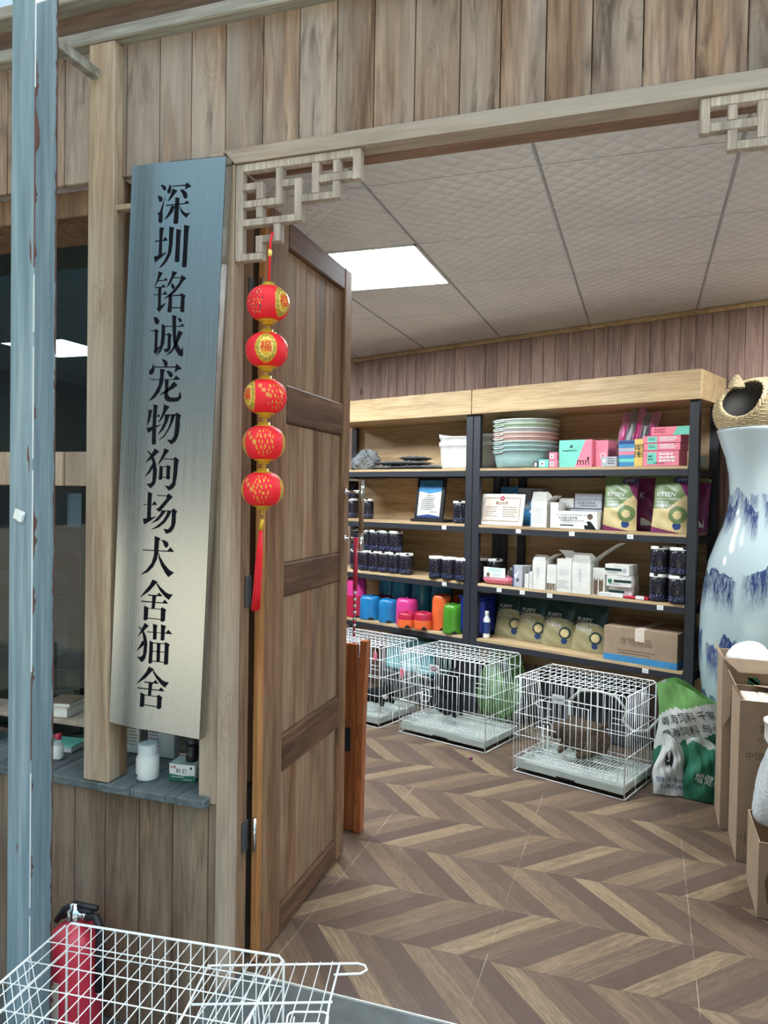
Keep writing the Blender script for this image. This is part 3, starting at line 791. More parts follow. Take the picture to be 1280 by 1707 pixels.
# ------------------------------------------------------------------ lattice brackets in the corners of the doorway
BARS = [(0, .022, 0, .268, 'v'), (.022, .350, 0, .022, 'h'), (.350, .372, 0, .080, 'v'), (.252, .350, .057, .078, 'h'), (.124, .144, .022, .122, 'v'), (.022, .124, .102, .122, 'h'),
        (.022, .064, .054, .074, 'h'), (.064, .084, .054, .102, 'v'), (.064, .084, .122, .153, 'v'), (.022, .181, .153, .173, 'h'), (.181, .201, .057, .173, 'v'), (.144, .181, .057, .077, 'h'),
        (.201, .293, .104, .124, 'h'), (.293, .313, .078, .124, 'v'), (.293, .313, .022, .057, 'v'), (.232, .252, .022, .104, 'v'),
        (.119, .140, .173, .222, 'v'), (.085, .119, .201, .222, 'h'), (.064, .085, .201, .248, 'v'), (.022, .085, .248, .268, 'h')]
def lattice(label, x, mir):
    b = MB()
    for x0, x1, z0, z1, k in BARS:
        b.box(x + mir * x0, x + mir * x1, 1.872 + random.random() * .0008, 1.898, 2.333 - z1 + .0006, 2.333 - z0 - .0006, 'lattice_wood', 0.0012)
    o = b.build('lattice_bracket')
    tag(o, label, 'lattice')
lattice('weathered geometric lattice bracket in the upper corner above the red lanterns', -1.0985, 1)
lattice('weathered geometric lattice bracket at the far right end of the lintel', .470, -1)

# ------------------------------------------------------------------ string of red lanterns
lan = thing('lantern_string', 'string of five red and gold paper lanterns with a long red tassel', 'lantern string', (-.982, 1.862, 2.13))
c = MB(); c.tube([(0, .028, .005), (0, .01, .004), (0, 0, -.02), (-.003, 0, -.128)], .0035, 'red', 6)
c.tube([(-.0015, 0, -.045), (-.0015, 0, -.062)], .0055, 'goldlight', 8)
cord = c.build('cord', lan)
LR, LH = .0585, .0475
def lamp_point(r, th, z):
    return (r * math.sin(th), -r * math.cos(th), z)
for i in range(5):
    x, z = -.004 - i * .0025, -.192 - i * .1268
    L = MB()
    prof = []
    def shell(u, v, i=i):
        ph = -PI / 2 * .86 + PI * .86 * v
        r = LR * math.cos(ph) ** .75
        th = 2 * PI * u
        return lamp_point(r, th, LH * math.sin(ph) * 1.02)
    med0 = [75, 25, -30, -62, -66][i] * D2R
    def skin(u, v, i=i):
        th = 2 * PI * u
        for k in range(4):
            d = math.atan2(math.sin(th - med0 - k * PI / 2), math.cos(th - med0 - k * PI / 2))
            y = (v - .5) * 2.15
            q = math.hypot(d / .52, y / .78)
            if k % 2 == 0:
                if q < 1:
                    a = math.atan2(y, d)
                    if .90 < q: return 'gold'
                    if .62 < q: return 'gold' if math.sin(a * 14 + q * 20) > -.5 else 'olive'
                    if .50 < q: return 'goldlight'
                    return 'gold'
            else:
                h = math.sin(d * 31 + i) * math.cos(y * 12 + i * 2) + .5 * math.sin(d * 53 + y * 17)
                if q < .95 and h > .55: return ['goldlight', 'orangeplastic', 'deepgreen', 'purple'][int((d * 7 + y * 5 + 40) * 3) % 4] if i < 2 else 'gold'
        return 'red'
    L.grid(132, 60, shell, skin)
    o = L.build('lantern', lan, (x, 0, z))
    for k in (0, 2):
        T = MB()
        a0 = med0 + k * PI / 2
        def wrap(px, pz, a0=a0):
            th = a0 + px / LR
            sv = max(-1, min(1, pz / (LH * 1.02)))
            return lamp_point(LR * (1 - sv * sv) ** .375 + .0012, th, pz)
        text(T, '福', .034, 0, 0, 'red', fn=wrap)
        T.build('lettering', o)
    T = MB()
    a1 = med0 + [0, 0, .95, .95, .95][i]
    if i >= 2:
        for q, ch in enumerate('年年有'):
            def wrap2(px, pz, a0=a1):
                th = a0 + px / LR
                sv = max(-1, min(1, pz / (LH * 1.02)))
                return lamp_point(LR * (1 - sv * sv) ** .375 + .0012, th, pz)
            text(T, ch, .014, -.012 + .011 * q, .022 - .012 * q, 'goldlight', fn=wrap2)
    if i >= 2: T.build('lettering', o)
    for sgn in (1, -1):
        T = MB()
        z0 = sgn * LH * .985
        for k in range(30):
            a, a2 = 2 * PI * k / 30, 2 * PI * (k + .55) / 30
            T.add([lamp_point(.027, a, z0 * .985), lamp_point(.027, a2, z0 * .985), lamp_point(.036, (a + a2) / 2, z0 * .915)], [(0, 1, 2)], 'gold')
        T.lathe([(.0, z0 * .96), (.026, z0 * .96), (.0255, z0 + sgn * .001), (.0165, z0 + sgn * .002), (.0155, z0 + sgn * .010), (.0, z0 + sgn * .0105)], 'gold', 22)
        T.build('gold_cap', o)
    bd = MB()
    zb = z - LH - .0110
    for q in range(2):
        bd.lathe([(0, zb - q * .0062 + .0), (.0052, zb - q * .0062 - .0031), (0, zb - q * .0062 - .0062)], 'gold', 8, (x - .0005 * q, 0, 0))
    bd.build('beads', lan)
tz = -.192 - 4 * .1268 - LH - .034
t_ = MB(); t_.tube([(-.0145, 0, tz), (-.018, 0, tz - .032)], .006, 'gold', 8); t_.build('tassel_ferrule', lan)
t_ = MB()
for k in range(26):
    a = k * 2.4
    r = .0065 * math.sqrt((k + .5) / 26)
    x0, y0 = r * math.cos(a), r * math.sin(a)
    t_.tube([(-.018 + x0 * .6, y0 * .6, tz - .03), (-.021 + x0 * 1.3, y0 * 1.3, tz - .10), (-.026 + x0 * 1.5, y0 * 1.5, tz - .19), (-.030 + x0 * 1.8, y0 * 1.8, tz - .245 - .012 * random.random())], .0018, 'red', 4)
t_.build('tassel', lan)

# ------------------------------------------------------------------ steel post and its bracket
pst = thing('steel_post', 'square blue green painted steel post with chipped corners at far left', 'post', (-1.582, 1.64, GROUND))
b = MB(); b.box(-.04, .04, -.04, .04, .006, 3.4, 'teal', 0.002); b.build('tube', pst)
b = MB()
z = .02
while z < 3.3:
    h_ = random.uniform(.1, .5)
    b.box(.0378, .0412, -.0412, -.0378, z, z + h_, random.choice(['teal_bare', 'teal_bare', 'teal_bare', 'rust']), .0008); z += h_ + random.uniform(0, .05)
z = .05
while z < 3.2:
    h_ = random.uniform(.05, .25)
    pts = [(0, 0), (.004 + .004 * random.random(), h_ * .3), (.003, h_ * .7), (0, h_)]
    b.add([(.0408, .0405, z), (.0408, .0405 - pts[1][0], z + pts[1][1]), (.0408, .0405 - pts[2][0], z + pts[2][1]), (.0408, .0405, z + h_)], [(0, 3, 2, 1)], 'rust'); z += h_ * .8
b.build('worn_corner', pst)
b = MB()
for zc, ln, wd in ((2.80, .16, .020), (2.50, .10, .016), (2.36, .13, .022), (2.05, .05, .010), (1.62, .06, .012), (1.30, .14, .020), (1.12, .10, .016), (.92, .06, .014), (.62, .05, .010), (.40, .09, .012), (2.20, .05, .012)):
    n_ = 9
    pts = [(-.0399, zc - ln / 2 + ln * i / (n_ - 1)) for i in range(n_)] + [(-.0395 + wd * (.25 + .75 * random.random()) * math.sin(PI * (i + .6) / n_), zc + ln / 2 - ln * i / (n_ - 1)) for i in range(n_)]
    b.add([(.0404, y, z + .19) for y, z in pts], [tuple(range(len(pts)))[::-1]], 'rust')
z = .1
while z < 3.2:
    ln = random.uniform(.08, .3); n_ = 10
    pts = [(.0399, z + ln * i / (n_ - 1)) for i in range(n_)] + [(.0395 - random.uniform(.002, .009) * math.sin(PI * (i + .6) / n_), z + ln - ln * i / (n_ - 1)) for i in range(n_)]
    b.add([(.0404, y, zz) for y, zz in pts], [tuple(range(len(pts)))], 'rust'); z += ln * .9
b.build('bare_primer', pst)
b = MB(); b.box(-.055, .055, -.055, .055, 0, .006, 'darkgrey'); b.build('base_plate', pst)
b = MB()
b.box(-1.572, -1.545, 1.66, 1.88, 2.63, 2.66, 'rail_wood', 0.002)
o = b.build('bracket_arm'); tag(o, 'short grey timber arm tying the steel post to the boards', 'bracket')
b = MB(); b.box(-.018, .018, -.001, .0, -.014, .014, 'white'); b.box(.004, .018, -.008, -.001, -.014, .006, 'plate_white')
o = b.build('paper_scrap', None, (-1.585, 1.5985, 1.35), (0, .3, 0)); tag(o, 'small scrap of white label stuck on the steel post', 'paper')

# ================================================================== SHELVES AND WHAT STANDS ON THEM
Z1, Z2, Z3, Z4 = 1.597, 1.247, .884, .540
FO = .39
def on_shelf(name, label, cat, s, off, z, turn=0.0, group=None):
    p = W(s, min(off, FO - .008), z)
    return thing(name, label, cat, p, TH + turn, group)
def single(o, label, cat, group=None):
    return tag(o, label, cat, group)

def shelving(label, s0, s1, cap_end):
    t = thing('shelving_unit', label, 'shelving', W(s0, 0), TH, 'wood and black steel shelving along the back wall')
    w_ = s1 - s0
    for x in (.025, w_ - .025):
        for y in (-.372, -.05):
            b = MB(); b.box(x - .025, x + .025, y - .015, y + .015, .002, 1.93, 'black_steel', 0.002)
            b.build('upright', t)
    if cap_end:
        b = MB(); b.box(.14 + .0, .19, -.075, -.045, .55, 1.58, 'black_steel', .002); b.build('back_brace', t)
    for z in (Z1, Z2, Z3, Z4):
        b = MB(); b.box(.052, w_ - .052, -FO + .002, -.03, z - .016, z - .0005, 'shelf_wood', .001); b.build('shelf_board', t)
        b = MB()
        b.box(.05, w_ - .05, -FO + .002, -FO + .02, z - .051, z - .0165, 'black_steel', .001)
        b.box(.05, w_ - .05, -.05, -.035, z - .051, z - .0165, 'black_steel', .001)
        for x in (.027, w_ - .027): b.box(x - .012, x + .012, -.355, -.068, z - .051, z - .0165, 'black_steel', .001)
        b.build('shelf_rail', t)
    b = MB(); b.box(.005, w_ - .005, -.022, -.012, .35, 1.93, 'shelf_wood'); b.build('back_panel', t)
    b = MB()
    b.box(.001, w_ - .001 + cap_end * .012, -FO - .022, -FO - .004, 1.932, 2.082, 'cornice_wood', .001)
    if cap_end: b.box(w_ - .006, w_ + .011, -FO - .0035, -.012, 1.932, 2.082, 'cornice_wood', .001)
    b.box(.001, w_ - .008, -FO - .003, -.012, 1.932, 1.942, 'cornice_wood')
    b.build('cornice', t)
    return t
shL = shelving('left bay of the wall shelving, partly behind the open door', -1.905, -.574, 0)
shR = shelving('right bay of the wall shelving with kitten food bags, beside the big vase', -.570, .795, 1)
# white price tags clipped on the shelf edges
for sh, s0, lst in ((shL, -1.905, [(-.78, Z2), (-.77, Z3)]), (shR, -.570, [(-.235, Z2), (.11, Z2), (.45, Z2), (-.36, Z3), (-.20, Z3), (-.02, Z3), (.62, Z3), (.55, Z4)])):
    for s, z in lst:
        b = MB(); b.box(s - s0 - .017, s - s0 + .017, -FO - .001, -FO + .0015, z - .040, z - .016, 'white', .0008)
        b.box(s - s0 - .010, s - s0 + .010, -FO - .0015, -FO - .0011, z - .030, z - .026, 'greycard')
        tagm = b.build('price_tag', sh)

# ---- jars of supplements
def jar_label_mat():
    t = NT('jar label print')
    x, y, z = t.sep(t.obj())
    a = t.math('ARCTAN2', y, x)
    v = t.comb(t.math('MULTIPLY', a, 6), t.math('MULTIPLY', z, 130), 0)
    n = t.noise(v, 1.0, 2, 0.7)
    c = t.ramp(n, [(0.44, srgb(22, 26, 34)), (0.58, srgb(38, 36, 46)), (0.66, srgb(84, 52, 60)), (0.76, srgb(190, 188, 190))])
    c = t.mix(t.math('LESS_THAN', z, 0.04), c, t.ramp(n, [(0.52, srgb(24, 32, 66)), (0.74, srgb(160, 164, 186))]))
    t.set(Base_Color=c, Roughness=0.22)
    return t.m
M['jarlabel'] = jar_label_mat()
M['jarbody'] = plain('dark glossy jar', srgb(30, 32, 38), 0.15)
jar0 = None
def jar(label, s, off, z, rot=0.0, group=None):
    global jar0
    if jar0 is None:
        t = thing('supplement_jar', label, 'jar', W(s, off, z), TH + rot, group)
        b = MB(); b.lathe([(0, .001), (.040, .001), (.046, .005), (.0472, .012), (.0472, .118), (.043, .126), (.040, .130)], 'jarbody', 26); b.build('body', t)
        b = MB(); b.lathe([(.0478, .014), (.0482, .015), (.0482, .114), (.0478, .115)], 'jarlabel', 26); b.build('label', t)
        b = MB(); b.lathe([(.041, .128), (.047, .1285), (.0478, .131), (.0478, .143), (.046, .145), (0, .145)], 'white', 26)
        b.box(-.010, .010, -.0486, -.0400, .137, .1462, 'black'); b.build('lid', t)
        jar0 = t
        return t
    return dup(jar0, W(s, off, z), TH + rot, label, group)
JG = 'black supplement jars with white lids'
jar('black white-lidded jar at the left end of the certificate shelf, lower of two', -1.77, .20, Z2, .3, JG)
jar('black white-lidded jar balanced on top of another at the left end of the certificate shelf', -1.77, .20, Z2 + .146, .1, JG)
jar('black white-lidded jar just right of the door handle on the second shelf', -1.57, .25, Z2, .6, JG)
ordn = ['leftmost', 'second', 'third', 'fourth', 'rightmost']
for i, s in enumerate((-1.51, -1.412, -1.323, -1.232, -1.133)):
    jar('black white-lidded jar, %s of five in the lower row beside the door edge' % ordn[i], s, .33, Z3, .2 * i, JG)
for i, s in enumerate((-1.606, -1.503, -1.408, -1.320, -1.226)):
    jar('black white-lidded jar, %s of five in the upper tier beside the door edge' % ordn[i], s + (0 if i else -.0), .33 if i else .30, Z3 + .1465, .3 * i, JG)
jar('black white-lidded jar hidden below the leftmost upper jar beside the door edge', -1.615, .30, Z3, 0, JG)
jar('lone black white-lidded jar right of the black framed plaque', -.717, .30, Z2, .5, JG)
for s, l in ((-.860, 'left of the three jars just left of the middle upright'), (-.755, 'middle of the three jars just left of the middle upright'), (-.652, 'right of the three jars just left of the middle upright')):
    jar('black white-lidded jar, ' + l, s, .36, Z3, s * 3, JG)
jar('black white-lidded jar mostly behind the middle upright', -.600, .24, Z3, .2, JG)
jar('black white-lidded jar behind the pink wrapped packet', -.497, .22, Z3, .9, JG)
for i, (s, off) in enumerate(((.592, .34), (.700, .36), (.595, .22), (.706, .24))):
    wh = ['front left', 'front right', 'back left', 'back right'][i]
    jar('black white-lidded jar, lower %s of the cluster at the shelf end by the vase' % wh, s, off, Z3, i * .7, JG)
    jar('black white-lidded jar, upper %s of the cluster at the shelf end by the vase' % wh, s + .002, off - .003, Z3 + .1465, i * .5 + .4, JG)
b = MB()

# ---- generic carton
def carton(name, label, cat, s0, s1, off, z, h, d, m, group=None, turn=0.0, top=None, extra=None):
    t = on_shelf(name, label, cat, (s0 + s1) / 2, off, z, turn, group)
    hw_ = (s1 - s0) / 2
    b = MB(); b.box(-hw_, hw_, 0, d, .0008, h, m, .0015); b.build('carton', t)
    if extra:
        q = MB(); extra(q, hw_, h); q.build('print', t)
    return t

# ---- top shelf
M['darkpack'] = film_mat('dark shiny pouch film', srgb(104, 108, 114), 1.0, .1)
def crumple(name, label, cat, s, off, z, sx, sy, sz, m, seed=0, extra=None, turn=0.0):
    rnd = random.Random(seed)
    ph = [rnd.random() * 6 for _ in range(9)]
    def f(u, v):
        th, q = 2 * PI * u, PI * v
        n = 1 + .16 * math.sin(5 * th + ph[0]) * math.sin(3 * q + ph[1]) + .12 * math.sin(9 * th + ph[2] + 4 * q) + .09 * math.sin(17 * th + ph[3]) * math.sin(11 * q + ph[4]) + .06 * math.sin(31 * th + 13 * q + ph[6]) + .05 * math.sin(23 * q - 19 * th + ph[7])
        x, y, zz = math.sin(q) ** .6 * math.cos(th) * n, math.sin(q) ** .6 * math.sin(th) * n, math.cos(q)
        return (x * sx, y * sy, max(0.001, (-zz * .5 + .5) * sz * (1 + .25 * math.sin(3 * th + ph[5]) * v)))
    b = MB(); b.grid(90, 44, f, m)
    o = b.build(name, None, W(s, off, z), (0, 0, TH + turn))
    return tag(o, label, cat)
crumple('plastic_bag', 'crumpled smoky plastic bag at the far left of the top shelf', 'plastic bag', -1.60, .24, Z1, .10, .085, .125, 'greyfilm', 5)
dk = [(-1.38, .24, 0, .13), (-1.36, .23, 1, .12), (-1.18, .25, 0, .13), (-1.16, .25, 1, .13), (-1.14, .24, 2, .10), (-.99, .25, 0, .09)]
for i, (s, off, lv, hx) in enumerate(dk):
    t = on_shelf('film_packet', 'flat dark packet in shiny film on the top left shelf, %s' % ['lower of the left pair', 'upper of the left pair', 'lowest of the middle pile', 'second of the middle pile', 'topmost of the middle pile', 'nearest the white litter trays'][i], 'packet', s, off, Z1 + .001 + lv * .031, (.1, -.12, -.05, .1, .3, -.2)[i])
    b = MB()
    def f(u, v, side=1, i=i, hx=hx):
        e = (1 - abs(2 * u - 1) ** 4) * (1 - abs(2 * v - 1) ** 4)
        w1 = .006 * math.sin(23 * u + 9 * v + i) + .005 * math.sin(31 * v - 17 * u + 2 * i) + .003 * math.sin(57 * u + 41 * v + i)
        return ((u - .5) * 2 * hx, (v - .5) * .17, .0145 + side * (.011 * e + .0016) + w1 * e * .55)
    b.grid(36, 24, lambda u, v: f(u, v, 1), ['greyfilm', 'darkpack', 'darkpack', 'greyfilm', 'darkpack', 'greyfilm'][i])
    b.grid(18, 12, lambda u, v: f(1 - u, v, -1), 'darkgrey')
    b.build('pouch', t)
    b = MB(); b.grid(3, 8, lambda u, v, f=f: tuple(q + (0, 0, .0022)[k] for k, q in enumerate(f(.86 + .12 * u, v, 1))), 'film'); b.build('crimped_end', t)

def litter_tray(label, s, off, z, h, m, wx, group):
    t = on_shelf('litter_tray', label, 'litter tray', s, off, z, 0, group)
    b = MB()
    def oval(k, zz, inset=0.0):
        pts = []
        for i in range(40):
            a = 2 * PI * i / 40
            cx, cy = abs(math.cos(a)) ** .45 * (1 if math.cos(a) >= 0 else -1), abs(math.sin(a)) ** .45 * (1 if math.sin(a) >= 0 else -1)
            pts.append((cx * (wx * k - inset), cy * (.15 * k - inset), zz + (.012 * math.sin(2 * a + 1) if zz > h * .9 else 0)))
        return pts
    rings = [oval(.90, .001), oval(.92, .03), oval(.955, h * .5), oval(.98, h - .02), oval(1.02, h - .018), oval(1.02, h), oval(.985, h), oval(.95, h * .5), oval(.9, .006)]
    vs = [p for r in rings for p in r]
    fs = [(j * 40 + i, j * 40 + (i + 1) % 40, (j + 1) * 40 + (i + 1) % 40, (j + 1) * 40 + i) for j in range(len(rings) - 1) for i in range(40)]
    fs += [tuple(range(40))[::-1], tuple(8 * 40 + i for i in range(40))]
    b.add(vs, fs, m, True)
    b.build('tray', t)
    b = MB()
    for i in range(9): b.box(wx * .55, wx * .72, -.1525 - .003, -.149, h * .25 + i * h * .065, h * .25 + i * h * .065 + h * .028, 'offwhite', .001)
    b.build('ribbing', t)
    return t
litter_tray('large white litter tray, lower of the nested pair on the top left shelf', -.718, .215, Z1, .165, 'white', .165, 'nested white litter trays')
litter_tray('large white litter tray, upper of the nested pair on the top left shelf', -.718, .215, Z1 + .052, .165, 'white', .165, 'nested white litter trays')
t = on_shelf('serving_tray', 'pale grey plastic tray standing on edge behind the middle upright', 'tray', -.640, .10, Z1); b = MB(); b.box(-.06, .05, 0, .025, .0008, .245, 'greycard', .012); b.build('panel', t); b = MB(); b.box(-.045, .035, -.003, 0, .03, .215, 'tray_grey', .001); b.build('rim', t)

basin_cols = [('tray_teal', srgb(152, 182, 178)), ('tray_teal2', srgb(164, 190, 186)), ('tray_teal3', srgb(172, 194, 190)), ('tray_coral', srgb(220, 180, 168)), ('tray_coral2', srgb(214, 190, 182)), ('tray_grey2', srgb(192, 194, 194)), ('tray_sage', srgb(180, 198, 170)), ('tray_clear', srgb(204, 212, 206))]
for k, c in basin_cols: M[k] = plain('plastic ' + k, c, .25)
names_ = ['bottom teal', 'second lowest teal', 'third lowest teal', 'coral pink', 'pale coral', 'light grey', 'sage green', 'topmost pale']
for i, (k, c) in enumerate(basin_cols):
    t = on_shelf('plastic_basin', '%s oval basin in the nested stack on the top shelf' % names_[i], 'basin', -.285, .235, Z1 + i * .0262, (0, .02, -.03, .02, 0, -.02, .03, .05)[i], 'nested plastic basins')
    b = MB()
    prof = [(0, .001), (.168, .001), (.180, .010), (.190, .055), (.197, .098), (.206, .100), (.208, .106), (.200, .108), (.193, .100), (.184, .055), (.172, .014), (0, .008)]
    b.lathe(prof, k, 44, sy=.94)
    b.build('bowl', t)
    b = MB()
    b.tube([(-.15, -.131, .095), (-.12, -.158, .090), (-.08, -.178, .090), (-.05, -.1845, .095)], .004, 'tray_clear', 6)
    b.build('rim_handle', t)
def tiny(q, hw_, h):
    rect(q, -hw_ * .7, hw_ * .2, h * .2, h * .75, 'white'); rect(q, -hw_ * .4, -hw_ * .1, h * .35, h * .6, 'black', -.0009)
carton('small_carton', 'tiny black box beside the basin stack', 'box', -.150, -.118, .38, Z1, .036, .04, 'darkgrey', extra=lambda q, a, h: rect(q, -a * .5, a * .4, h * .2, h * .8, 'white'))
carton('small_carton', 'tiny mint box between the basins and the pink boxes', 'box', -.115, -.050, .385, Z1, .046, .05, 'mint', extra=tiny)
carton('small_carton', 'tiny pink box, lower of two stacked beside the pink and mint box', 'box', -.046, .003, .385, Z1, .042, .05, 'pink', extra=tiny)
carton('small_carton', 'tiny pink box, upper of two stacked beside the pink and mint box', 'box', -.052, -.002, .375, Z1 + .043, .044, .05, 'pink', extra=tiny)
def mintpink(q, a, h):
    rect(q, -a, a, 0.001, h, 'mint')
    q.poly([(-a * .02, .001), (a, .001), (a, h), (a * .62, h)], -.0010, 'pink')
    text(q, 'mn', .062, a * .50, h * .20, 'ink', -.0015)
    q.poly([(a * .76, h * .26), (a * .84, h * .26), (a * .86, h * .38), (a * .74, h * .36)], -.0015, 'ink')
    text(q, '宠物营养补充剂', .013, -a * .35, h * .60, 'black', -.0015)
    q.poly([(-a * .38, h * .72), (-a * .15, h * .72), (-a * .20, h * .84), (-a * .28, h * .78)], -.0015, 'black')
carton('gift_carton', 'mint and pink printed box leaning back on the top shelf', 'box', .005, .205, .36, Z1, .155, .11, 'pink', extra=mintpink)
carton('gift_carton', 'plain pink box half hidden behind the mint and pink one', 'box', .198, .287, .33, Z1, .150, .11, 'pink', extra=lambda q, a, h: (disc(q, a * .35, h * .42, .018, 'white'), disc(q, a * .35, h * .42, .014, 'pink', -.0009)))
carton('small_carton', 'small white box with dark print below the hanging film packets', 'box', .272, .357, .385, Z1, .055, .06, 'greycard', extra=lambda q, a, h: (lines(q, -a * .1, a * .9, h * .15, h * .85, 3, 'darkgrey'), disc(q, -a * .6, h * .6, .010, 'white')))
for i in range(5):
    t = on_shelf('film_packet', 'long pink and clear film packet, %s of the sheaf leaning behind the boxes' % ['first from left', 'second', 'middle', 'fourth', 'last'][i], 'packet', .285 + i * .034, .20 - i * .004, Z1, 0, 'leaning film packets')
    b = MB()
    a = .30 + .035 * i
    def f(u, v, a=a, i=i):
        x = (u - .5) * .06 * (1 - .2 * v)
        z = v * (.305 + .012 * (i % 3))
        return (x * math.cos(a) + z * math.sin(a) * .62, .004 * math.sin(9 * u * PI + i) + .006 * math.sin(v * 17 + u * 5 + i) , max(.002, z * math.cos(a) * 1.02 - x * math.sin(a) * .5 + .018))
    b.grid(10, 26, f, ['pinkfilm', 'greyfilm', 'pinkfilm', 'greyfilm', 'pinkfilm'][i])
    b.build('film', t)
    b = MB(); b.grid(4, 4, lambda u, v, f=f: tuple(q + (0, -.003, 0)[k] for k, q in enumerate(f(.3 + .4 * u, .45 + .3 * v))), 'hotpink' if i % 2 == 0 else 'greycard'); b.build('printed_label', t)
def stripes(q, a, h):
    cs = ['navy', 'skybox', 'greycard', 'pink', 'skybox', 'mint', 'skybox']
    for i, c in enumerate(cs): rect(q, -a, a, h * (1 - (i + 1) / 7.3), h * (1 - i / 7.3) - .002, c)
carton('small_carton', 'blue striped box stack beside the yellow one on the top shelf', 'box', .361, .450, .36, Z1, .142, .09, 'skybox', extra=stripes)
carton('small_carton', 'narrow yellow box with upright black characters', 'box', .4515, .499, .365, Z1, .147, .09, 'yellow', extra=lambda q, a, h: (text(q, '乳钙', .036, -a * .42, h * .68, 'black', vertical=True), text(q, '奶粉', .036, a * .45, h * .68, 'black', vertical=True)))
def pinkrow(q, a, h):
    rect(q, -a * .76, -a * .25, h * .12, h * .9, 'mint'); lines(q, -a * .1, a * .85, h * .2, h * .85, 3, 'white', -.0010, .6, .3); lines(q, -a * .7, -a * .35, h * .3, h * .7, 2, 'deepgreen', -.0012)
carton('gift_carton', 'pink box at the bottom of the stack by the right upright', 'box', .507, .695, .385, Z1, .080, .12, 'pink', 'pink boxes stacked on the top shelf', extra=lambda q, a, h: (pinkrow(q, a, h), text(q, '奶糕伴侣奶', .012, -a * .1, h * .18, 'black', -.0015)))
carton('gift_carton', 'pink box second from bottom in the stack by the right upright', 'box', .509, .700, .385, Z1 + .081, .039, .12, 'pink', 'pink boxes stacked on the top shelf', extra=pinkrow)
carton('gift_carton', 'pink box third from bottom in the stack by the right upright', 'box', .505, .702, .382, Z1 + .121, .038, .12, 'pink', 'pink boxes stacked on the top shelf', extra=pinkrow)
carton('gift_carton', 'pink and mint box lying on top of the stack by the right upright', 'box', .545, .742, .375, Z1 + .160, .045, .11, 'pink', 'pink boxes stacked on the top shelf', extra=lambda q, a, h: (q.poly([(a * .15, .001), (a, .001), (a, h), (a * .4, h)], -.0008, 'mint'), lines(q, -a * .85, -a * .1, h * .2, h * .8, 3, 'redplastic', -.001)))
carton('small_carton', 'small pale box at the right end of the top shelf beside the vase', 'box', .742, .765, .22, Z1, .06, .07, 'tray_grey', extra=lambda q, a, h: rect(q, -a * .6, a * .6, h * .2, h * .8, 'mint'))

# ---- plaque, certificate and cartons on the second shelf
t = on_shelf('award_plaque', 'black framed award plaque with a blue header on the second shelf', 'plaque', -.968, .32, Z2)
lean = Matrix.Rotation(-8 * D2R, 4, 'X')
b = MB(); b.box(-.118, .118, 0, .018, .018, .298, 'black', .003, lean); b.build('frame', t)
b = MB(); b.box(-.135, .150, -.02, .09, .0008, .02, 'black', .006); b.build('stand', t)
b = MB(); b.box(-.092, .092, -.0012, 0, .030, .280, 'offwhite', 0, lean); b.build('certificate_sheet', t)
b = MB()
b.poly([(-.092, .205), (0, .190), (.092, .205), (.092, .280), (-.092, .280)], -.0022, 'skybox', 0, lean)
b.poly([(-.092, .030), (.092, .030), (.092, .040), (0, .052), (-.092, .040)], -.0022, 'navy', 0, lean)
q = MB(); lines(q, -.065, .065, .075, .150, 6, 'darkgrey'); text(q, '荣誉证书', .028, 0, .240, 'navy'); text(q, '授权书', .018, 0, .175, 'black'); text(q, '宠物用品经销商', .014, 0, .158, 'black'); lines(q, .01, .075, .058, .07, 1, 'black')
for f, mi in zip(q.f, q.mi): b.add([(q.v[i][0], -.003, q.v[i][2]) for i in f], [tuple(range(len(f)))], q.mats[mi], False, lean)
b.build('lettering', t)
t = on_shelf('business_certificate', 'white framed landscape certificate with a red crest, leaning on the second shelf', 'certificate', -.388, .352, Z2)
lean = Matrix.Rotation(-10 * D2R, 4, 'X')
b = MB(); b.box(-.153, .153, 0, .012, .0015, .196, 'white', .003, lean); b.build('frame', t)
b = MB(); b.box(-.134, .134, -.0010, 0, .020, .178, 'paper', 0, lean); b.build('certificate_sheet', t)
q = MB()
for x0, x1, z0, z1 in ((-.128, .128, .168, .171), (-.128, .128, .026, .029), (-.128, -.125, .026, .171), (.125, .128, .026, .171)): rect(q, x0, x1, z0, z1, 'kraft_dark')
disc(q, 0, .168, .015, 'redplastic'); disc(q, 0, .168, .008, 'pink', -.0009)
text(q, '营业执照', .022, 0, .138, 'kraft_dark'); lines(q, -.115, -.02, .045, .115, 5, 'kraft_dark', fill=.25); lines(q, .01, .115, .045, .115, 5, 'kraft_dark', fill=.25)
b = MB()
for f, mi in zip(q.f, q.mi): b.add([(q.v[i][0], -.002 + q.v[i][1], q.v[i][2]) for i in f], [tuple(range(len(f)))], q.mats[mi], False, lean)
b.build('lettering', t)
carton('tall_carton', 'tall sky blue box standing behind the white certificate', 'box', -.517, -.392, .14, Z2, .240, .10, 'skybox', extra=lambda q, a, h: rect(q, -a, a, h * .80, h * .83, 'white'))
carton('tall_carton', 'tall grey and blue box behind the white certificate', 'box', -.389, -.222, .14, Z2, .232, .10, 'greycard', extra=lambda q, a, h: (lines(q, a * .1, a * .9, h * .6, h * .95, 5, 'navy'), rect(q, -a, a, 0.001, h * .45, 'skybox')))
carton('tall_carton', 'blue and white box just right of the certificate', 'box', -.231, -.170, .27, Z2, .150, .09, 'skybox', extra=lambda q, a, h: (rect(q, -a, a, h * .55, h * .66, 'white'), text(q, '宠物', .024, 0, h * .84, 'white'), lines(q, -a * .8, a * .8, h * .57, h * .64, 1, 'navy', -.001)))
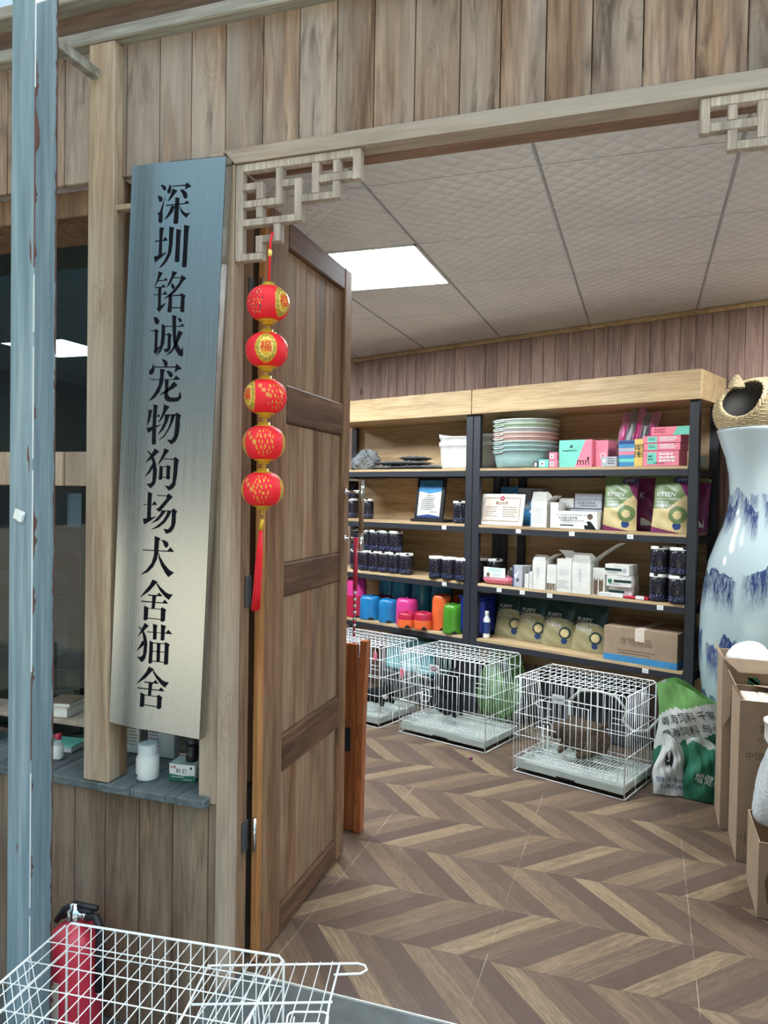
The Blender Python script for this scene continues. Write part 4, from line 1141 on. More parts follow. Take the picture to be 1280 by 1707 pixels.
def open_carton(label, s0, s1, off, z, h, d, flap_l, flap_b, flap_r, printer=None, group=None):
    t = on_shelf('open_carton', label, 'carton', (s0 + s1) / 2, off, z, 0, group)
    a = (s1 - s0) / 2
    b = MB()
    th = .0016
    b.box(-a, a, 0, th, .0008, h, 'offwhite'); b.box(-a, a, d - th, d, .0008, h, 'offwhite')
    b.box(-a, -a + th, th, d - th, .0008, h, 'offwhite'); b.box(a - th, a, th, d - th, .0008, h, 'offwhite')
    b.box(-a + th, a - th, th, d - th, .0008, .003, 'offwhite')
    b.build('carton', t)
    for k, (kind, hh, dx) in enumerate((('front', flap_l, 0), ('back', flap_b, 0), ('side', flap_r, 0))):
        if not hh: continue
        b = MB()
        if kind == 'front': b.add([(-a, 0, h), (a, 0, h), (a * .78, .012, h + hh), (-a * .9, .012, h + hh)], [(0, 1, 2, 3), (3, 2, 1, 0)], 'offwhite')
        if kind == 'back': b.grid(1, 8, lambda u, v: (-a + 2 * a * u + (-.03 * v * v if hh > 0 else .05 * v * v), d - .03 * v, h + abs(hh) * v), 'offwhite')
        if kind == 'side': b.grid(8, 1, lambda u, v: (a + hh * u, d * v, h + abs(hh) * .75 * u ** .8), 'offwhite')
        b.build('flap', t)
    if printer:
        q = MB(); printer(q, a, h); q.build('print', t)
    return t
open_carton('white carton with its front flap up beside the blue and white box', -.163, -.062, .37, Z2, .150, .10, .055, .06, .05, lambda q, a, h: lines(q, -a * .8, a * .8, h * .15, h * .75, 9, 'greycard', fill=.3))
carton('tall_carton', 'plain white carton between the open carton and the small cream box', 'box', -.038, .012, .37, Z2, .148, .09, 'offwhite')
carton('small_carton', 'plain white box lying on the boxes behind the dog silhouette carton', 'box', -.066, .028, .21, Z2 + .115, .058, .08, 'offwhite')
carton('small_carton', 'white box supporting the plain white one at the back of the second shelf', 'box', -.070, .215, .23, Z2, .112, .10, 'greycard')
carton('small_carton', 'pale lilac grey box with small print lying above the dog silhouette carton', 'box', .045, .212, .23, Z2 + .115, .088, .10, 'greycard', extra=lambda q, a, h: (text(q, 'LACTOFERRIN NUTRITIONAL CREAM', .011, a * .1, h * .58, 'black'), text(q, '乳铁蛋白营养膏', .016, -a * .15, h * .36, 'black'), lines(q, -a * .6, a * .7, h * .1, h * .22, 1, 'darkgrey')))
def lacto(q, a, h):
    text(q, 'LACTOFERRIN NUTRITIONAL CREAM', .0125, -a * .22, h * .78, 'black')
    text(q, '乳铁蛋白营养膏', .017, -a * .48, h * .61, 'black')
    text(q, '犬猫通用营养补充剂120克', .013, -a * .28, h * .46, 'darkgrey')
    lines(q, -a * .88, a * .3, h * .28, h * .36, 1, 'greycard', fill=.3); rect(q, -a * .88, -a * .18, h * .17, h * .24, 'black')
    disc(q, a * .66, h * .72, .0165, 'kraft_dark')
    q.poly([(a * .40, .001), (a * .98, .001), (a * .86, h * .22), (a * .72, h * .42), (a * .60, h * .48), (a * .50, h * .42), (a * .46, h * .38), (a * .55, h * .33), (a * .52, h * .2), (a * .46, h * .26), (a * .36, h * .22), (a * .38, h * .12)], -.0012, 'black')
carton('long_carton', 'white box with a black dog silhouette and a round dot on the second shelf', 'box', .018, .255, .385, Z2, .100, .10, 'white', extra=lacto)

# ---- pet food bags with printed fronts
def food_bag(label, s, off, z, w_, h, d, kind, turn=0.0, group=None):
    t = on_shelf('pet_food_bag', label, 'pet food bag', s, off, z, turn, group)
    def f(u, v, side=-1):
        x = (u - .5) * w_ * (1 - .04 * math.sin(PI * v)) * (1 - .05 * v)
        prof = (1 - abs(2 * u - 1) ** 3.2) * (math.sin(PI * min(.98, v * .80 + .18))) ** .8
        y = side * d * .5 * prof * (1 - .62 * v ** 3) + .004 * math.sin(v * 23 + u * 7) * (1 - abs(2 * u - 1))
        return (x, y + d * .5 + .04 * v, .001 + v * h)
    def kitten(u, v):
        if v > .93: return 'darkgrey' if kind == 'p' else 'olive'
        if kind == 'k':
            if math.hypot((u - .74) * w_, (v - .30) * h) < .046: return 'cream' if math.hypot((u - .74) * w_ / .022, (v - .30) * h / .022) < 1 else 'olive'
            if math.hypot((u - .72) * w_, (v - .12) * h) < .021: return 'navy'
            if u > .55 and .84 < v < .92: return 'navy'
            if v < .10 - .12 * u: return 'purple'
            if v > .5 and u > .62 + (.92 - v) * 1.0: return 'purple'
            if v < .40 or u > .46 + 2.0 * (v - .40): return 'cream'
            return 'olive'
        if kind == 'p':
            if math.hypot((u - .74) * w_, (v - .30) * h) < .036: return 'cream' if math.hypot((u - .74) * w_, (v - .30) * h) < .024 else 'deepgreen'
            if math.hypot((u - .72) * w_, (v - .14) * h) < .019: return 'navy'
            if v < .48 + .12 * math.sin(u * 3): return 'khaki'
            return 'deepgreen'
        return 'purple' if v < .93 else 'darkgrey'
    def sidem(u, v): return {'k': 'purple', 'p': 'deepgreen', 'q': 'purple'}[kind]
    b = MB()
    b.grid(64, 92, lambda u, v: f(u, v, -1), kitten)
    b.grid(8, 16, lambda u, v: f(1 - u, v, 1), sidem)
    b.build('pouch', t)
    b = MB(); b.grid(12, 2, lambda u, v: tuple(q + (0, -.0015, .0)[k] for k, q in enumerate(f(u, .955 + .045 * v, 0))), 'tray_grey'); b.build('top_seal', t)
    if kind in 'kp':
        fn = lambda px, pz: tuple(q + (0, -.0022, 0)[k] for k, q in enumerate(f(px / w_ + .5, pz / h, -1)))
        q = MB()
        text(q, 'KITTEN' if kind == 'k' else 'PUPPY', w_ * .165, -w_ * .12, h * .635, 'white', fn=fn)
        text(q, 'COMPLETE NUTRITION' , w_ * .070, -w_ * .06, h * .56, 'white', fn=fn)
        text(q, 'DRY FOOD', w_ * .080, -w_ * .20, h * .505, 'white', fn=fn)
        text(q, '全价猫期奶糕' if kind == 'k' else '全价幼犬粮', w_ * .10, -w_ * .12, h * .445, 'white', fn=fn)
        if kind == 'k':
            text(q, '比利可', w_ * .09, w_ * .26, h * .88, 'white', fn=fn)
        q.build('lettering', t)
    else:
        q = MB(); fn = lambda px, pz: tuple(q_ + (0, -.0022, 0)[k] for k, q_ in enumerate(f(px / w_ + .5, pz / h, -1)))
        text(q, 'K', w_ * .3, -w_ * .1, h * .62, 'white', fn=fn)
        q.add([fn(x, z_) for x, z_ in ((-w_ * .1, .03), (w_ * .35, .03), (w_ * .35, .07), (-w_ * .1, .07))], [(0, 1, 2, 3)], 'offwhite')
        q.build('lettering', t)
    return t
food_bag('green and cream kitten food bag, left of the two facing front', .362, .37, Z2, .196, .312, .075, 'k', .04, 'kitten food bags')
food_bag('green and cream kitten food bag beside the right upright', .640, .38, Z2, .202, .316, .080, 'k', -.02, 'kitten food bags')
food_bag('maroon edged food bag standing behind, between the two kitten bags', .455, .23, Z2, .17, .312, .07, 'q', .15, 'kitten food bags')
food_bag('maroon food bag end showing behind the right upright near the vase', .742, .22, Z2, .075, .285, .06, 'q', -.2, 'kitten food bags')
food_bag('dark green puppy food bag, leftmost of the four on the lowest shelf', -.395, .24, Z4, .205, .300, .08, 'p', .10, 'puppy food bags')
food_bag('dark green puppy food bag, second from left on the lowest shelf', -.215, .27, Z4, .215, .296, .08, 'p', .06, 'puppy food bags')
food_bag('dark green puppy food bag, third from left on the lowest shelf', -.030, .29, Z4, .215, .288, .08, 'p', .05, 'puppy food bags')
food_bag('dark green puppy food bag, rightmost beside the brown carton', .165, .30, Z4, .220, .280, .08, 'p', -.02, 'puppy food bags')

# ---- third shelf
t = on_shelf('wrapped_packet', 'pink quilted packet in clear film with a white card header', 'packet', -.395, .425, Z3)
b = MB(); b.grid(28, 14, lambda u, v: ((u - .5) * .216, .035 - .034 * math.cos(2 * PI * v) * (1 - (2 * u - 1) ** 6), .031 + .030 * math.sin(2 * PI * v) * (1 - (2 * u - 1) ** 6) + .0025 * math.sin(u * 60) * math.sin(v * 30)), 'pink'); b.build('roll', t)
b = MB(); b.box(-.083, .070, .0, .004, .044, .105, 'white', .001); b.build('header_card', t)
q = MB(); lines(q, -.05, .06, .075, .098, 2, 'mint', -.001); disc(q, -.05, .060, .013, 'kraft_dark', -.001); lines(q, -.02, .06, .05, .068, 2, 'greycard', -.001); q.build('print', t)
b = MB(); b.grid(20, 10, lambda u, v: (.075 + .055 * u, .05 * v + .004 * math.sin(u * 20), .004 + .135 * u * (1 - u) * 3.2 + .006 * math.sin(v * 11 + u * 9)), 'film'); b.build('film_wrap', t)
for i in range(5):
    carton('card_box', 'slim pale blue box, %s of five standing face out like cards' % ['front', 'second', 'third', 'fourth', 'rearmost'][i], 'box', -.271 + i * .004, -.208 + i * .006, .40 - i * .042, Z3, .130 - i * .002, .038, 'greycard', 'slim pale blue boxes', extra=(lambda q, a, h: (q.poly([(-a * .8, h * .55), (-a * .3, h * .6), (a * .5, h * .82), (-a * .1, h * .52), (-a * .3, h * .42)], -.001, 'white'), rect(q, -a * .2, a * .3, h * .26, h * .4, 'darkgrey'), rect(q, -a, -a * .75, 0.002, h * .95, 'navy'))) if i == 0 else None)
carton('thin_carton', 'thin white upright box, shorter of the two beside the open cartons', 'box', -.190, -.163, .41, Z3, .084, .06, 'offwhite', extra=lambda q, a, h: lines(q, -a * .6, a * .5, h * .2, h * .8, 5, 'greycard', fill=.3))
carton('thin_carton', 'thin white upright box, taller of the two beside the open cartons', 'box', -.160, -.131, .41, Z3, .100, .06, 'offwhite', extra=lambda q, a, h: lines(q, -a * .6, a * .5, h * .2, h * .8, 5, 'greycard', fill=.3))
catprint = lambda q, a, h: text(q, '猫咪营养', .016, -a * .15, h * .72, 'greycard', vertical=True)
open_carton('white carton with a bent flap, leftmost of the three open ones', -.139, -.055, .39, Z3, .168, .10, .022, .03, .06, catprint, 'open white cartons')
carton('thin_carton', 'white upright box between two open cartons with dark print at its foot', 'box', -.050, .012, .375, Z3, .150, .08, 'offwhite', extra=lambda q, a, h: lines(q, -a * .9, a * .9, .004, h * .28, 3, 'kraft_dark', fill=.9, rag=0))
open_carton('white carton with a tall curling back flap in the middle of the shelf', .018, .108, .38, Z3, .190, .10, 0, .045, 0, lambda q, a, h: (lines(q, -a * .85, a * .8, h * .08, h * .35, 6, 'darkgrey', fill=.25), lines(q, -a * .85, a * .8, h * .5, h * .68, 3, 'greycard', fill=.3)), 'open white cartons')
open_carton('white carton with a large side flap spread out to the right', .113, .222, .41, Z3, .175, .11, .042, .05, .16, lambda q, a, h: text(q, '猫用牙膏', .018, -a * .1, h * .75, 'greycard', vertical=True), 'open white cartons')
carton('thin_carton', 'white box printed with two tabby cats beside the green striped boxes', 'box', .226, .300, .36, Z3, .150, .09, 'offwhite', extra=lambda q, a, h: [q.poly([(c - .011, .004), (c + .011, .004), (c + .013, h * .45), (c + .010, h * .66), (c + .004, h * .56), (c - .004, h * .56), (c - .010, h * .66), (c - .013, h * .45)], -.001, 'kraft_dark') for c in (-a * .45, a * .4)])
def med(q, a, h, flip=False):
    rect(q, -a if not flip else -a * .4, a * .4 if not flip else a, h * .40, h * .64, 'deepgreen')
    lines(q, -a * .8, a * .1, h * .14, h * .28, 1, 'darkgrey'); disc(q, a * .62 if not flip else -a * .72, h * .5, h * .2, 'sackgreen' if flip else 'greycard'); lines(q, -a * .1, a * .8, h * .74, h * .86, 1, 'greycard')
carton('medicine_carton', 'white and green medicine box, bottom one flat under the pair', 'box', .325, .452, .36, Z3 + .0, .058, .11, 'offwhite', 'green striped medicine boxes', extra=lambda q, a, h: med(q, a, h))
carton('medicine_carton', 'white and green medicine box in the middle of the short stack', 'box', .320, .458, .385, Z3 + .059, .060, .11, 'offwhite', 'green striped medicine boxes', .03, extra=lambda q, a, h: med(q, a, h, True))
carton('medicine_carton', 'white and green medicine box on top of the short stack', 'box', .308, .446, .385, Z3 + .120, .060, .11, 'offwhite', 'green striped medicine boxes', -.03, extra=lambda q, a, h: med(q, a, h))
carton('flat_carton', 'flat white carton lying in front of the green striped boxes', 'box', .276, .412, .432, Z3, .022, .045, 'white', extra=lambda q, a, h: lines(q, -a * .9, a * .2, h * .3, h * .7, 1, 'greycard'))
t = on_shelf('flat_packet', 'flat reddish pink packet with a white barcode tag at the shelf edge', 'packet', .485, .43, Z3, .05)
b = MB(); b.box(-.068, .068, 0, .06, .001, .016, 'redplastic', .006); b.build('packet', t)
b = MB(); b.box(.000, .045, -.003, .0, .003, .022, 'white', .001); b.build('barcode_tag', t)

# ---- bottom shelf: upturned plastic feeding bowls
def bowl(label, s, off, h, r, m, m2=None, group='coloured plastic bowls on the lowest shelf', z=Z4, turn=0.0):
    t = on_shelf('pet_bowl', label, 'bowl', s, off, z, turn, group)
    b = MB()
    n = 40
    prof = [(r * .99, 0.001), (r, .008), (r * .985, h * .55), (r * .95, h * .86), (r * .86, h * .965), (r * .70, h), (r * .62, h * .99), (0, h * .985)]
    mm = [m2 if (m2 and p[1] < h * .45) else m for p in prof[:-1]]
    b.lathe(prof, mm, n)
    b.build('shell', t)
    b = MB(); b.lathe([(r * .16, h), (r * .15, h + .006), (0, h + .007)], m, 14); b.build('knob', t)
    b = MB(); b.grid(6, 3, lambda u, v: ((r + .0012) * math.sin((u - .5) * .55 + .75), -(r + .0012) * math.cos((u - .5) * .55 + .75), .001 + v * (.022 - .02 * abs(u - .5))), 'black'); b.build('foot_notch', t)
    return t
bowl('hot pink tall bowl nearest the door edge', -1.615, .30, .286, .075, 'hotpink', 'redplastic')
bowl('bright blue short bowl in front, nearest the door edge', -1.475, .30, .166, .080, 'blueplastic')
bowl('dark teal tall bowl with red base behind the first blue bowl', -1.455, .125, .300, .076, 'tealplastic', 'redplastic')
bowl('dark teal tall bowl with red base behind the second blue bowl', -1.310, .155, .288, .073, 'tealplastic', 'redplastic')
bowl('bright blue short bowl in front, beside the pink one', -1.298, .315, .161, .070, 'blueplastic')
bowl('hot pink medium bowl in the middle of the front row', -1.142, .30, .180, .078, 'hotpink')
bowl('dark teal tall bowl, second from the right of the back row', -1.150, .135, .294, .075, 'tealplastic')
bowl('dark teal tall bowl at the right end of the back row', -.985, .120, .288, .077, 'tealplastic')
bowl('small coral red bowl, left one of the low pair at the front', -1.080, .405, .100, .060, 'redplastic', 'orangeplastic')
bowl('small coral red bowl, right one of the low pair at the front', -.958, .36, .112, .061, 'redplastic', 'orangeplastic')
bowl('tall orange bowl beside the green one', -.862, .285, .231, .066, 'orangeplastic')
bowl('orange bowl half hidden behind the tall orange one', -.800, .14, .222, .062, 'orangeplastic')
bowl('green bowl beside the navy container', -.735, .335, .186, .066, 'greenplastic')
t = on_shelf('storage_tub', 'tall navy blue plastic tub straddling behind the middle upright', 'tub', -.598, .350, Z4)
b = MB()
b.box(-.093, .093, 0, .18, .001, .255, 'navyplastic', .03); b.build('shell', t)
b = MB(); b.box(-.095, .095, -.002, .182, .235, .252, 'navyplastic', .007); b.build('rim', t)
t = on_shelf('small_bottle', 'small white bottle with dark label right of the navy tub', 'bottle', -.482, .33, Z4)
b = MB(); b.lathe([(0, .001), (.021, .001), (.022, .006), (.022, .12), (.012, .135), (.012, .145)], 'white', 18); b.build('body', t)
b = MB(); b.lathe([(.0128, .142), (.0132, .143), (.0132, .168), (0, .169)], 'offwhite', 16); b.build('cap', t)
b = MB(); b.lathe([(.0224, .03), (.0226, .031), (.0226, .10), (.0224, .101)], 'navy', 18); b.build('label', t)
def bigbox(q, a, h):
    text(q, '宠物用品', .045, -a * .1, h * .60, 'kraft_dark'); lines(q, -a * .6, a * .6, h * .2, h * .36, 2, 'kraft_dark', fill=.35)
t = carton('shipping_carton', 'large brown cardboard carton at the right end of the lowest shelf', 'carton', .312, .712, .40, Z4, .186, .30, 'kraft', extra=bigbox)
b = MB(); b.box(-.025, .025, -.0006, .30, .1862, .1868, 'paper'); b.box(-.025, .025, -.0012, -.0003, .12, .1865, 'paper'); b.build('packing_tape', t)
b = MB(); b.box(-.2006, .2006, -.0015, .301, .001, .035, 'skybox'); b.build('blue_base_band', t)

# ================================================================== WIRE CAGES AND ANIMALS
CW, CDP, CH = .590, .400, .494
def rounded_rect(x0, x1, z0, z1, r, n=5):
    out = []
    for cx, cz, a0 in ((x1 - r, z1 - r, 0), (x0 + r, z1 - r, 90), (x0 + r, z0 + r, 180), (x1 - r, z0 + r, 270)):
        for i in range(n + 1):
            a = (a0 + 90 * i / n) * D2R
            out.append((cx + r * math.cos(a), cz + r * math.sin(a)))
    return out
def wire_cage(label, loc, rz, top=True):
    t = thing('wire_cage', label, 'cage', loc, rz)
    th, tk = .0016, .0031
    b = MB()
    for y in (0, CDP):
        b.tube([(.0, y, .003), (.0, y, CH - .012), (.012, y, CH), (CW - .012, y, CH), (CW, y, CH - .012), (CW, y, .003)], tk, 'white_wire', 6)
    for x in (0, CW):
        b.tube([(x, 0, .004), (x, CDP, .004)], tk, 'white_wire', 5)
        b.tube([(x, 0.006, CH - .004), (x, CDP - .006, CH - .004)], tk, 'white_wire', 5)
        for y in (.14, .29): b.rod((x, y, .004), (x, y, .078), .0018, 'white_wire')
        b.rod((x, 0, .078), (x, CDP, .078), .0018, 'white_wire')
    for y in (0, CDP):
        b.tube([(0, y, .004), (CW, y, .004)], .0022, 'white_wire', 5)
        b.tube([(0, y, .078), (CW, y, .078)], .0022, 'white_wire', 5)
    b.build('corner_frame', t)
    hs_ = (.196, .307, .42)
    n = 17
    D0, D1 = .155, .405
    b = MB()
    for i in range(1, n):
        x = CW * i / n
        if D0 < x < D1:
            b.rod((x, -.001, .405), (x, -.001, CH), th, 'white_wire', 4); b.rod((x, -.001, .078), (x, -.001, .096), th, 'white_wire', 4)
        else: b.rod((x, -.001, .078), (x, -.001, CH), th, 'white_wire', 4)
    for z in hs_[:2]:
        b.rod((0, .001, z), (D0, .001, z), .0019, 'white_wire', 4); b.rod((D1, .001, z), (CW, .001, z), .0019, 'white_wire', 4)
    b.rod((0, .001, hs_[2]), (CW, .001, hs_[2]), .0019, 'white_wire', 4)
    for z in (.38, .355): b.rod((CW - .07, .002, z), (CW, .002, z), .0016, 'white_wire', 4)
    b.build('front_panel', t)
    b = MB()
    b.tube([(D1 + .004, -.004, .398), (.145, -.004, .398), (.125, -.004, .388), (.125, -.004, .372), (.145, -.004, .362), (.21, -.004, .362)], .0021, 'white_wire', 5)
    b.tube([(D1 + .15, -.004, .104), (.145, -.004, .104), (.125, -.004, .113), (.125, -.004, .128), (.145, -.004, .138), (.21, -.004, .138)], .0021, 'white_wire', 5)
    for x in [D0 + .004 + (D1 - D0 - .004) * i / 8 for i in range(9)]: b.rod((x, -.005, .104), (x, -.005, .398), th if 0 < x < D1 else .002, 'white_wire', 4)
    for z in (.196, .307): b.rod((D0, -.003, z), (D1 + .005, -.003, z), .0018, 'white_wire', 4)
    dr = b.build('door', t)
    b = MB()
    pts = rounded_rect(.16, .215, .222, .292, .012)
    b.tube([(x, -.008, z) for x, z in pts], .0019, 'white_wire', 5, True)
    b.tube([(.172, -.012, .28), (.172, -.012, .165), (.180, -.012, .152), (.190, -.012, .152), (.198, -.012, .165), (.198, -.012, .28)], .0021, 'white_wire', 5)
    b.tube([(.125, -.010, .245), (.130, -.010, .262), (.24, -.010, .256)], .0023, 'white_wire', 5)
    b.build('latch', dr)
    for x in (0, CW):
        b = MB()
        for i in range(1, 12): b.rod((x, CDP * i / 12, .078), (x, CDP * i / 17, CH - .004), th, 'white_wire', 4)
        for z in hs_: b.rod((x, 0, z), (x, CDP, z), .0018, 'white_wire', 4)
        b.build('side_panel', t)
    b = MB()
    for i in range(1, n): b.rod((CW * i / n, CDP, .078), (CW * i / n, CDP, CH), th, 'white_wire', 4)
    for z in hs_: b.rod((0, CDP, z), (CW, CDP, z), .0018, 'white_wire', 4)
    b.build('back_panel', t)
    b = MB()
    for i in range(1, n): b.rod((CW * i / n, 0, CH - .001), (CW * i / n, CDP, CH - .001), th, 'white_wire', 4)
    for i in range(1, 5): b.rod((0, CDP * i / 5, CH - .003), (CW, CDP * i / 5, CH - .003), .0018, 'white_wire', 4)
    b.build('top_panel', t)
    b = MB()
    for i in range(1, 34): b.rod((CW * i / 34, .004, .080), (CW * i / 34, CDP - .004, .080), .0012, 'white_wire', 4)
    for i in range(1, 4): b.rod((.004, CDP * i / 4, .078), (CW - .004, CDP * i / 4, .078), .0018, 'white_wire', 4)
    b.build('floor_grid', t)
    b = MB()
    b.box(.008, CW - .008, .004, CDP - .006, .0245, .028, 'tray_grey', .001)
    for x0, x1, y0, y1 in ((.006, CW - .006, .002, .008), (.006, CW - .006, CDP - .01, CDP - .004), (.006, .012, .008, CDP - .01), (CW - .012, CW - .006, .008, CDP - .01)):
        b.box(x0, x1, y0, y1, .024, .062, 'tray_grey', .002)
    b.box(.24, .34, -.0005, .003, .024, .034, 'black', .001)
    b.build('tray', t)
    return t
def name_plate(cage, txt, oval):
    b = MB(); b.box(.215, .283, -.0065, -.0045, .398, .442, 'plate_white', .001)
    o = b.build('name_plate', cage)
    q = MB()
    if oval:
        q.tube([(.246 + .02 * math.cos(a) , -.0072, .421 + .012 * math.sin(a)) for a in [2 * PI * i / 20 for i in range(20)]], .0016, 'purple', 4, True)
        q.tube([(.246 + .014 * math.cos(a), -.0072, .421 + .006 * math.sin(a)) for a in [2 * PI * i / 14 for i in range(14)]], .0008, 'redplastic', 4, True)
        rect(q, .272, .276, .412, .428, 'darkgrey', -.0072)
    else: text(q, txt, .024, .249, .421, 'darkgrey', -.0072)
    q.build('lettering', o)
cageR = wire_cage('white wire cage holding the brown dog, rightmost of the three inside', (-.613, 3.909, 0), -19.8 * D2R)
cageM = dup(cageR, (-1.362, 4.302, 0), -18.5 * D2R, 'white wire cage with the black dog and an oval logo plate, middle one inside')
cageL = dup(cageR, (-2.055, 4.500, 0), -18.5 * D2R, 'white wire cage nearest the open door, left end hidden by it')
cageF = dup(cageR, (-1.338, 1.163, GROUND), 6.4 * D2R, 'white wire cage outside at the bottom left in front of the fire extinguisher')
name_plate(cageR, 'JGpet', False)
name_plate(cageM, '', True)
b = MB()
for x0, rz_ in ((.012, 0),):
    b.box(.005, .030, -.008, -.004, .345, .385, 'pink', .003); b.box(.012, .022, -.010, -.003, .325, .350, 'pink', .003)
b.build('pink_clip', cageM)
b = MB(); b.box(.545, .572, -.008, -.004, .425, .465, 'pink', .003); b.box(.552, .563, -.010, -.003, .405, .430, 'pink', .003); b.build('pink_clip', cageL)
# loose door panel lying across the outdoor cage
t = thing('cage_door_panel', 'loose white wire door panel lying across the outdoor cage, looped end to the right', 'cage door', (-.935, 1.523, .3105), 20 * D2R)
b = MB()
b.tube([(0, -.012, .002), (0, 0, .002), (.345, .012, .002), (.362, .004, .002), (.366, -.012, .002), (.352, -.026, .002), (.29, -.030, .002)], .0027, 'white_wire', 6)
b.tube([(-.012, -.135, .002), (.292, -.125, .002)], .0027, 'white_wire', 6)
b.tube([(.302, .010, .004), (.286, -.125, .004), (.275, -.30, .004)], .0027, 'white_wire', 6)
b.tube([(-.03, -.30, .002), (.275, -.30, .002)], .0027, 'white_wire', 6)
b.tube([(-.004, -.0, .004), (-.035, -.31, .004)], .0027, 'white_wire', 6)
b.build('outer_rod', t)
b = MB()
for i in range(1, 11): b.rod((i * .0285, .001 + i * .0011, .006), (i * .0285 - .032, -.30, .006), .0014, 'white_wire', 4)
b.build('grille', t)
b = MB(); b.tube([(x, y, .008) for x, y in rounded_rect(.20, .285, -.255, -.165, .014)], .0022, 'white_wire', 5, True)
b.tube([(.16, -.208, .011), (.27, -.205, .011)], .0027, 'white_wire', 6); b.tube([(.215, -.19, .014), (.215, -.26, .014)], .002, 'white_wire', 5); b.build('latch', t)

def fur_mat(name, dark, light, sc_=60):
    t = NT(name)
    n = t.noise(t.obj(), sc_, 5, 0.7, 0.8)
    t.set(Base_Color=t.ramp(n, [(0.3, dark), (0.7, light)]), Roughness=0.85)
    t.b.inputs['Specular IOR Level'].default_value = 0.15
    t.bump(n, 0.9, 0.012)
    return t.m
M['blackfur'] = fur_mat('black dog fur', srgb(12, 12, 16), srgb(40, 40, 48))
M['brownfur'] = fur_mat('brown curly dog fur', srgb(62, 50, 40), srgb(102, 86, 70), 60)
M['nose'] = plain('dark wet nose', srgb(20, 18, 18), .2)
M['tongue'] = plain('pinkish muzzle', srgb(150, 104, 98), .5)
def skin_body(name, pts, edges, m, parent, fur=.008):
    me = bpy.data.meshes.new(name)
    me.from_pydata([p[0] for p in pts], edges, [])
    o = bpy.data.objects.new(name, me)
    col.objects.link(o); o.parent = parent
    o.modifiers.new('skin', 'SKIN')
    for i, p in enumerate(pts):
        v = me.skin_vertices[0].data[i]
        v.radius = (p[1], p[1]); v.use_root = (i == 0)
    sub = o.modifiers.new('subdivision', 'SUBSURF'); sub.levels = 3; sub.render_levels = 3
    tx = bpy.data.textures.new(name + ' curls', 'CLOUDS'); tx.noise_scale = .03
    ds = o.modifiers.new('curls', 'DISPLACE'); ds.texture = tx; ds.strength = fur
    me.materials.append(M[m])
    for p in (sub,): pass
    return o
def ball(mb, c, r, m, n=12):
    mb.lathe([(r * math.sin(PI * i / 8), -r * math.cos(PI * i / 8)) for i in range(9)], m, n, c)
def local(cage, x, y, z):
    c, s_ = math.cos(cage.rotation_euler.z), math.sin(cage.rotation_euler.z)
    return (cage.location.x + x * c - y * s_, cage.location.y + x * s_ + y * c, cage.location.z + z)
# black dog sitting upright, facing right
d = thing('dog', 'black dog sitting upright in the middle wire cage, head turned right', 'dog', local(cageM, .185, .25, .084), cageM.rotation_euler.z)
skin_body('body', [((0, 0, .075), .068), ((.012, 0, .15), .062), ((.022, 0, .215), .052), ((.035, 0, .265), .046), ((.075, 0, .258), .030), ((.105, 0, .245), .021),
    ((.048, -.032, .13), .026), ((.060, -.034, .06), .019), ((.066, -.034, .016), .017), ((.088, -.034, .012), .015),
    ((.048, .032, .13), .026), ((.060, .034, .06), .019), ((.066, .034, .016), .017), ((.088, .034, .012), .015),
    ((.01, -.055, .055), .040), ((.055, -.070, .022), .020), ((.01, .055, .055), .040), ((.055, .070, .022), .020),
    ((-.06, 0, .030), .022), ((-.10, .03, .022), .014)],
    [(0, 1), (1, 2), (2, 3), (3, 4), (4, 5), (1, 6), (6, 7), (7, 8), (8, 9), (1, 10), (10, 11), (11, 12), (12, 13), (0, 14), (14, 15), (0, 16), (16, 17), (0, 18), (18, 19)], 'blackfur', d)
for sg in (-1, 1):
    e = MB(); e.grid(8, 8, lambda u, v, sg=sg: (.030 - .022 * v + .018 * (u - .5), sg * (.040 + .012 * math.sin(PI * u) + .006 * v), .285 - .062 * v), 'blackfur'); e.build('ear', d)
e = MB(); ball(e, (.130, 0, .248), .008, 'nose'); e.build('nose', d)
e = MB(); ball(e, (.078, -.029, .274), .0055, 'nose'); e.build('eye', d)
# brown dog curled up
d = thing('dog', 'brown curly haired dog lying curled in the rightmost wire cage', 'dog', local(cageR, .235, .285, .084), cageR.rotation_euler.z)
skin_body('body', [((.02, 0, .105), .082), ((.085, .0, .085), .078), ((-.045, -.005, .108), .070), ((-.090, -.03, .105), .052), ((-.112, -.060, .100), .044), ((-.122, -.098, .082), .024),
    ((-.060, -.060, .045), .026), ((-.062, -.085, .014), .017), ((-.066, -.112, .012), .015), ((.095, -.062, .045), .046), ((.070, -.098, .016), .019), ((.030, -.112, .013), .016), ((.155, .02, .045), .020), ((-.03, .06, .04), .025), ((-.04, .07, .014), .017)],
    [(0, 1), (0, 2), (2, 3), (3, 4), (4, 5), (2, 6), (6, 7), (7, 8), (1, 9), (9, 10), (10, 11), (1, 12), (2, 13), (13, 14)], 'brownfur', d, .010)
for sg in (-1, 1):
    e = MB(); e.grid(8, 8, lambda u, v, sg=sg: (-.112 + sg * (.040 + .008 * math.sin(PI * u)) + .012 * v, -.075 + .03 * u, .130 - .065 * v), 'brownfur'); e.build('ear', d)
e = MB(); ball(e, (-.126, -.121, .086), .008, 'nose'); e.build('nose', d)
for sg in (-1, 1):
    e = MB(); ball(e, (-.118 + sg * .020, -.098, .112), .0055, 'nose'); e.build('eye', d)
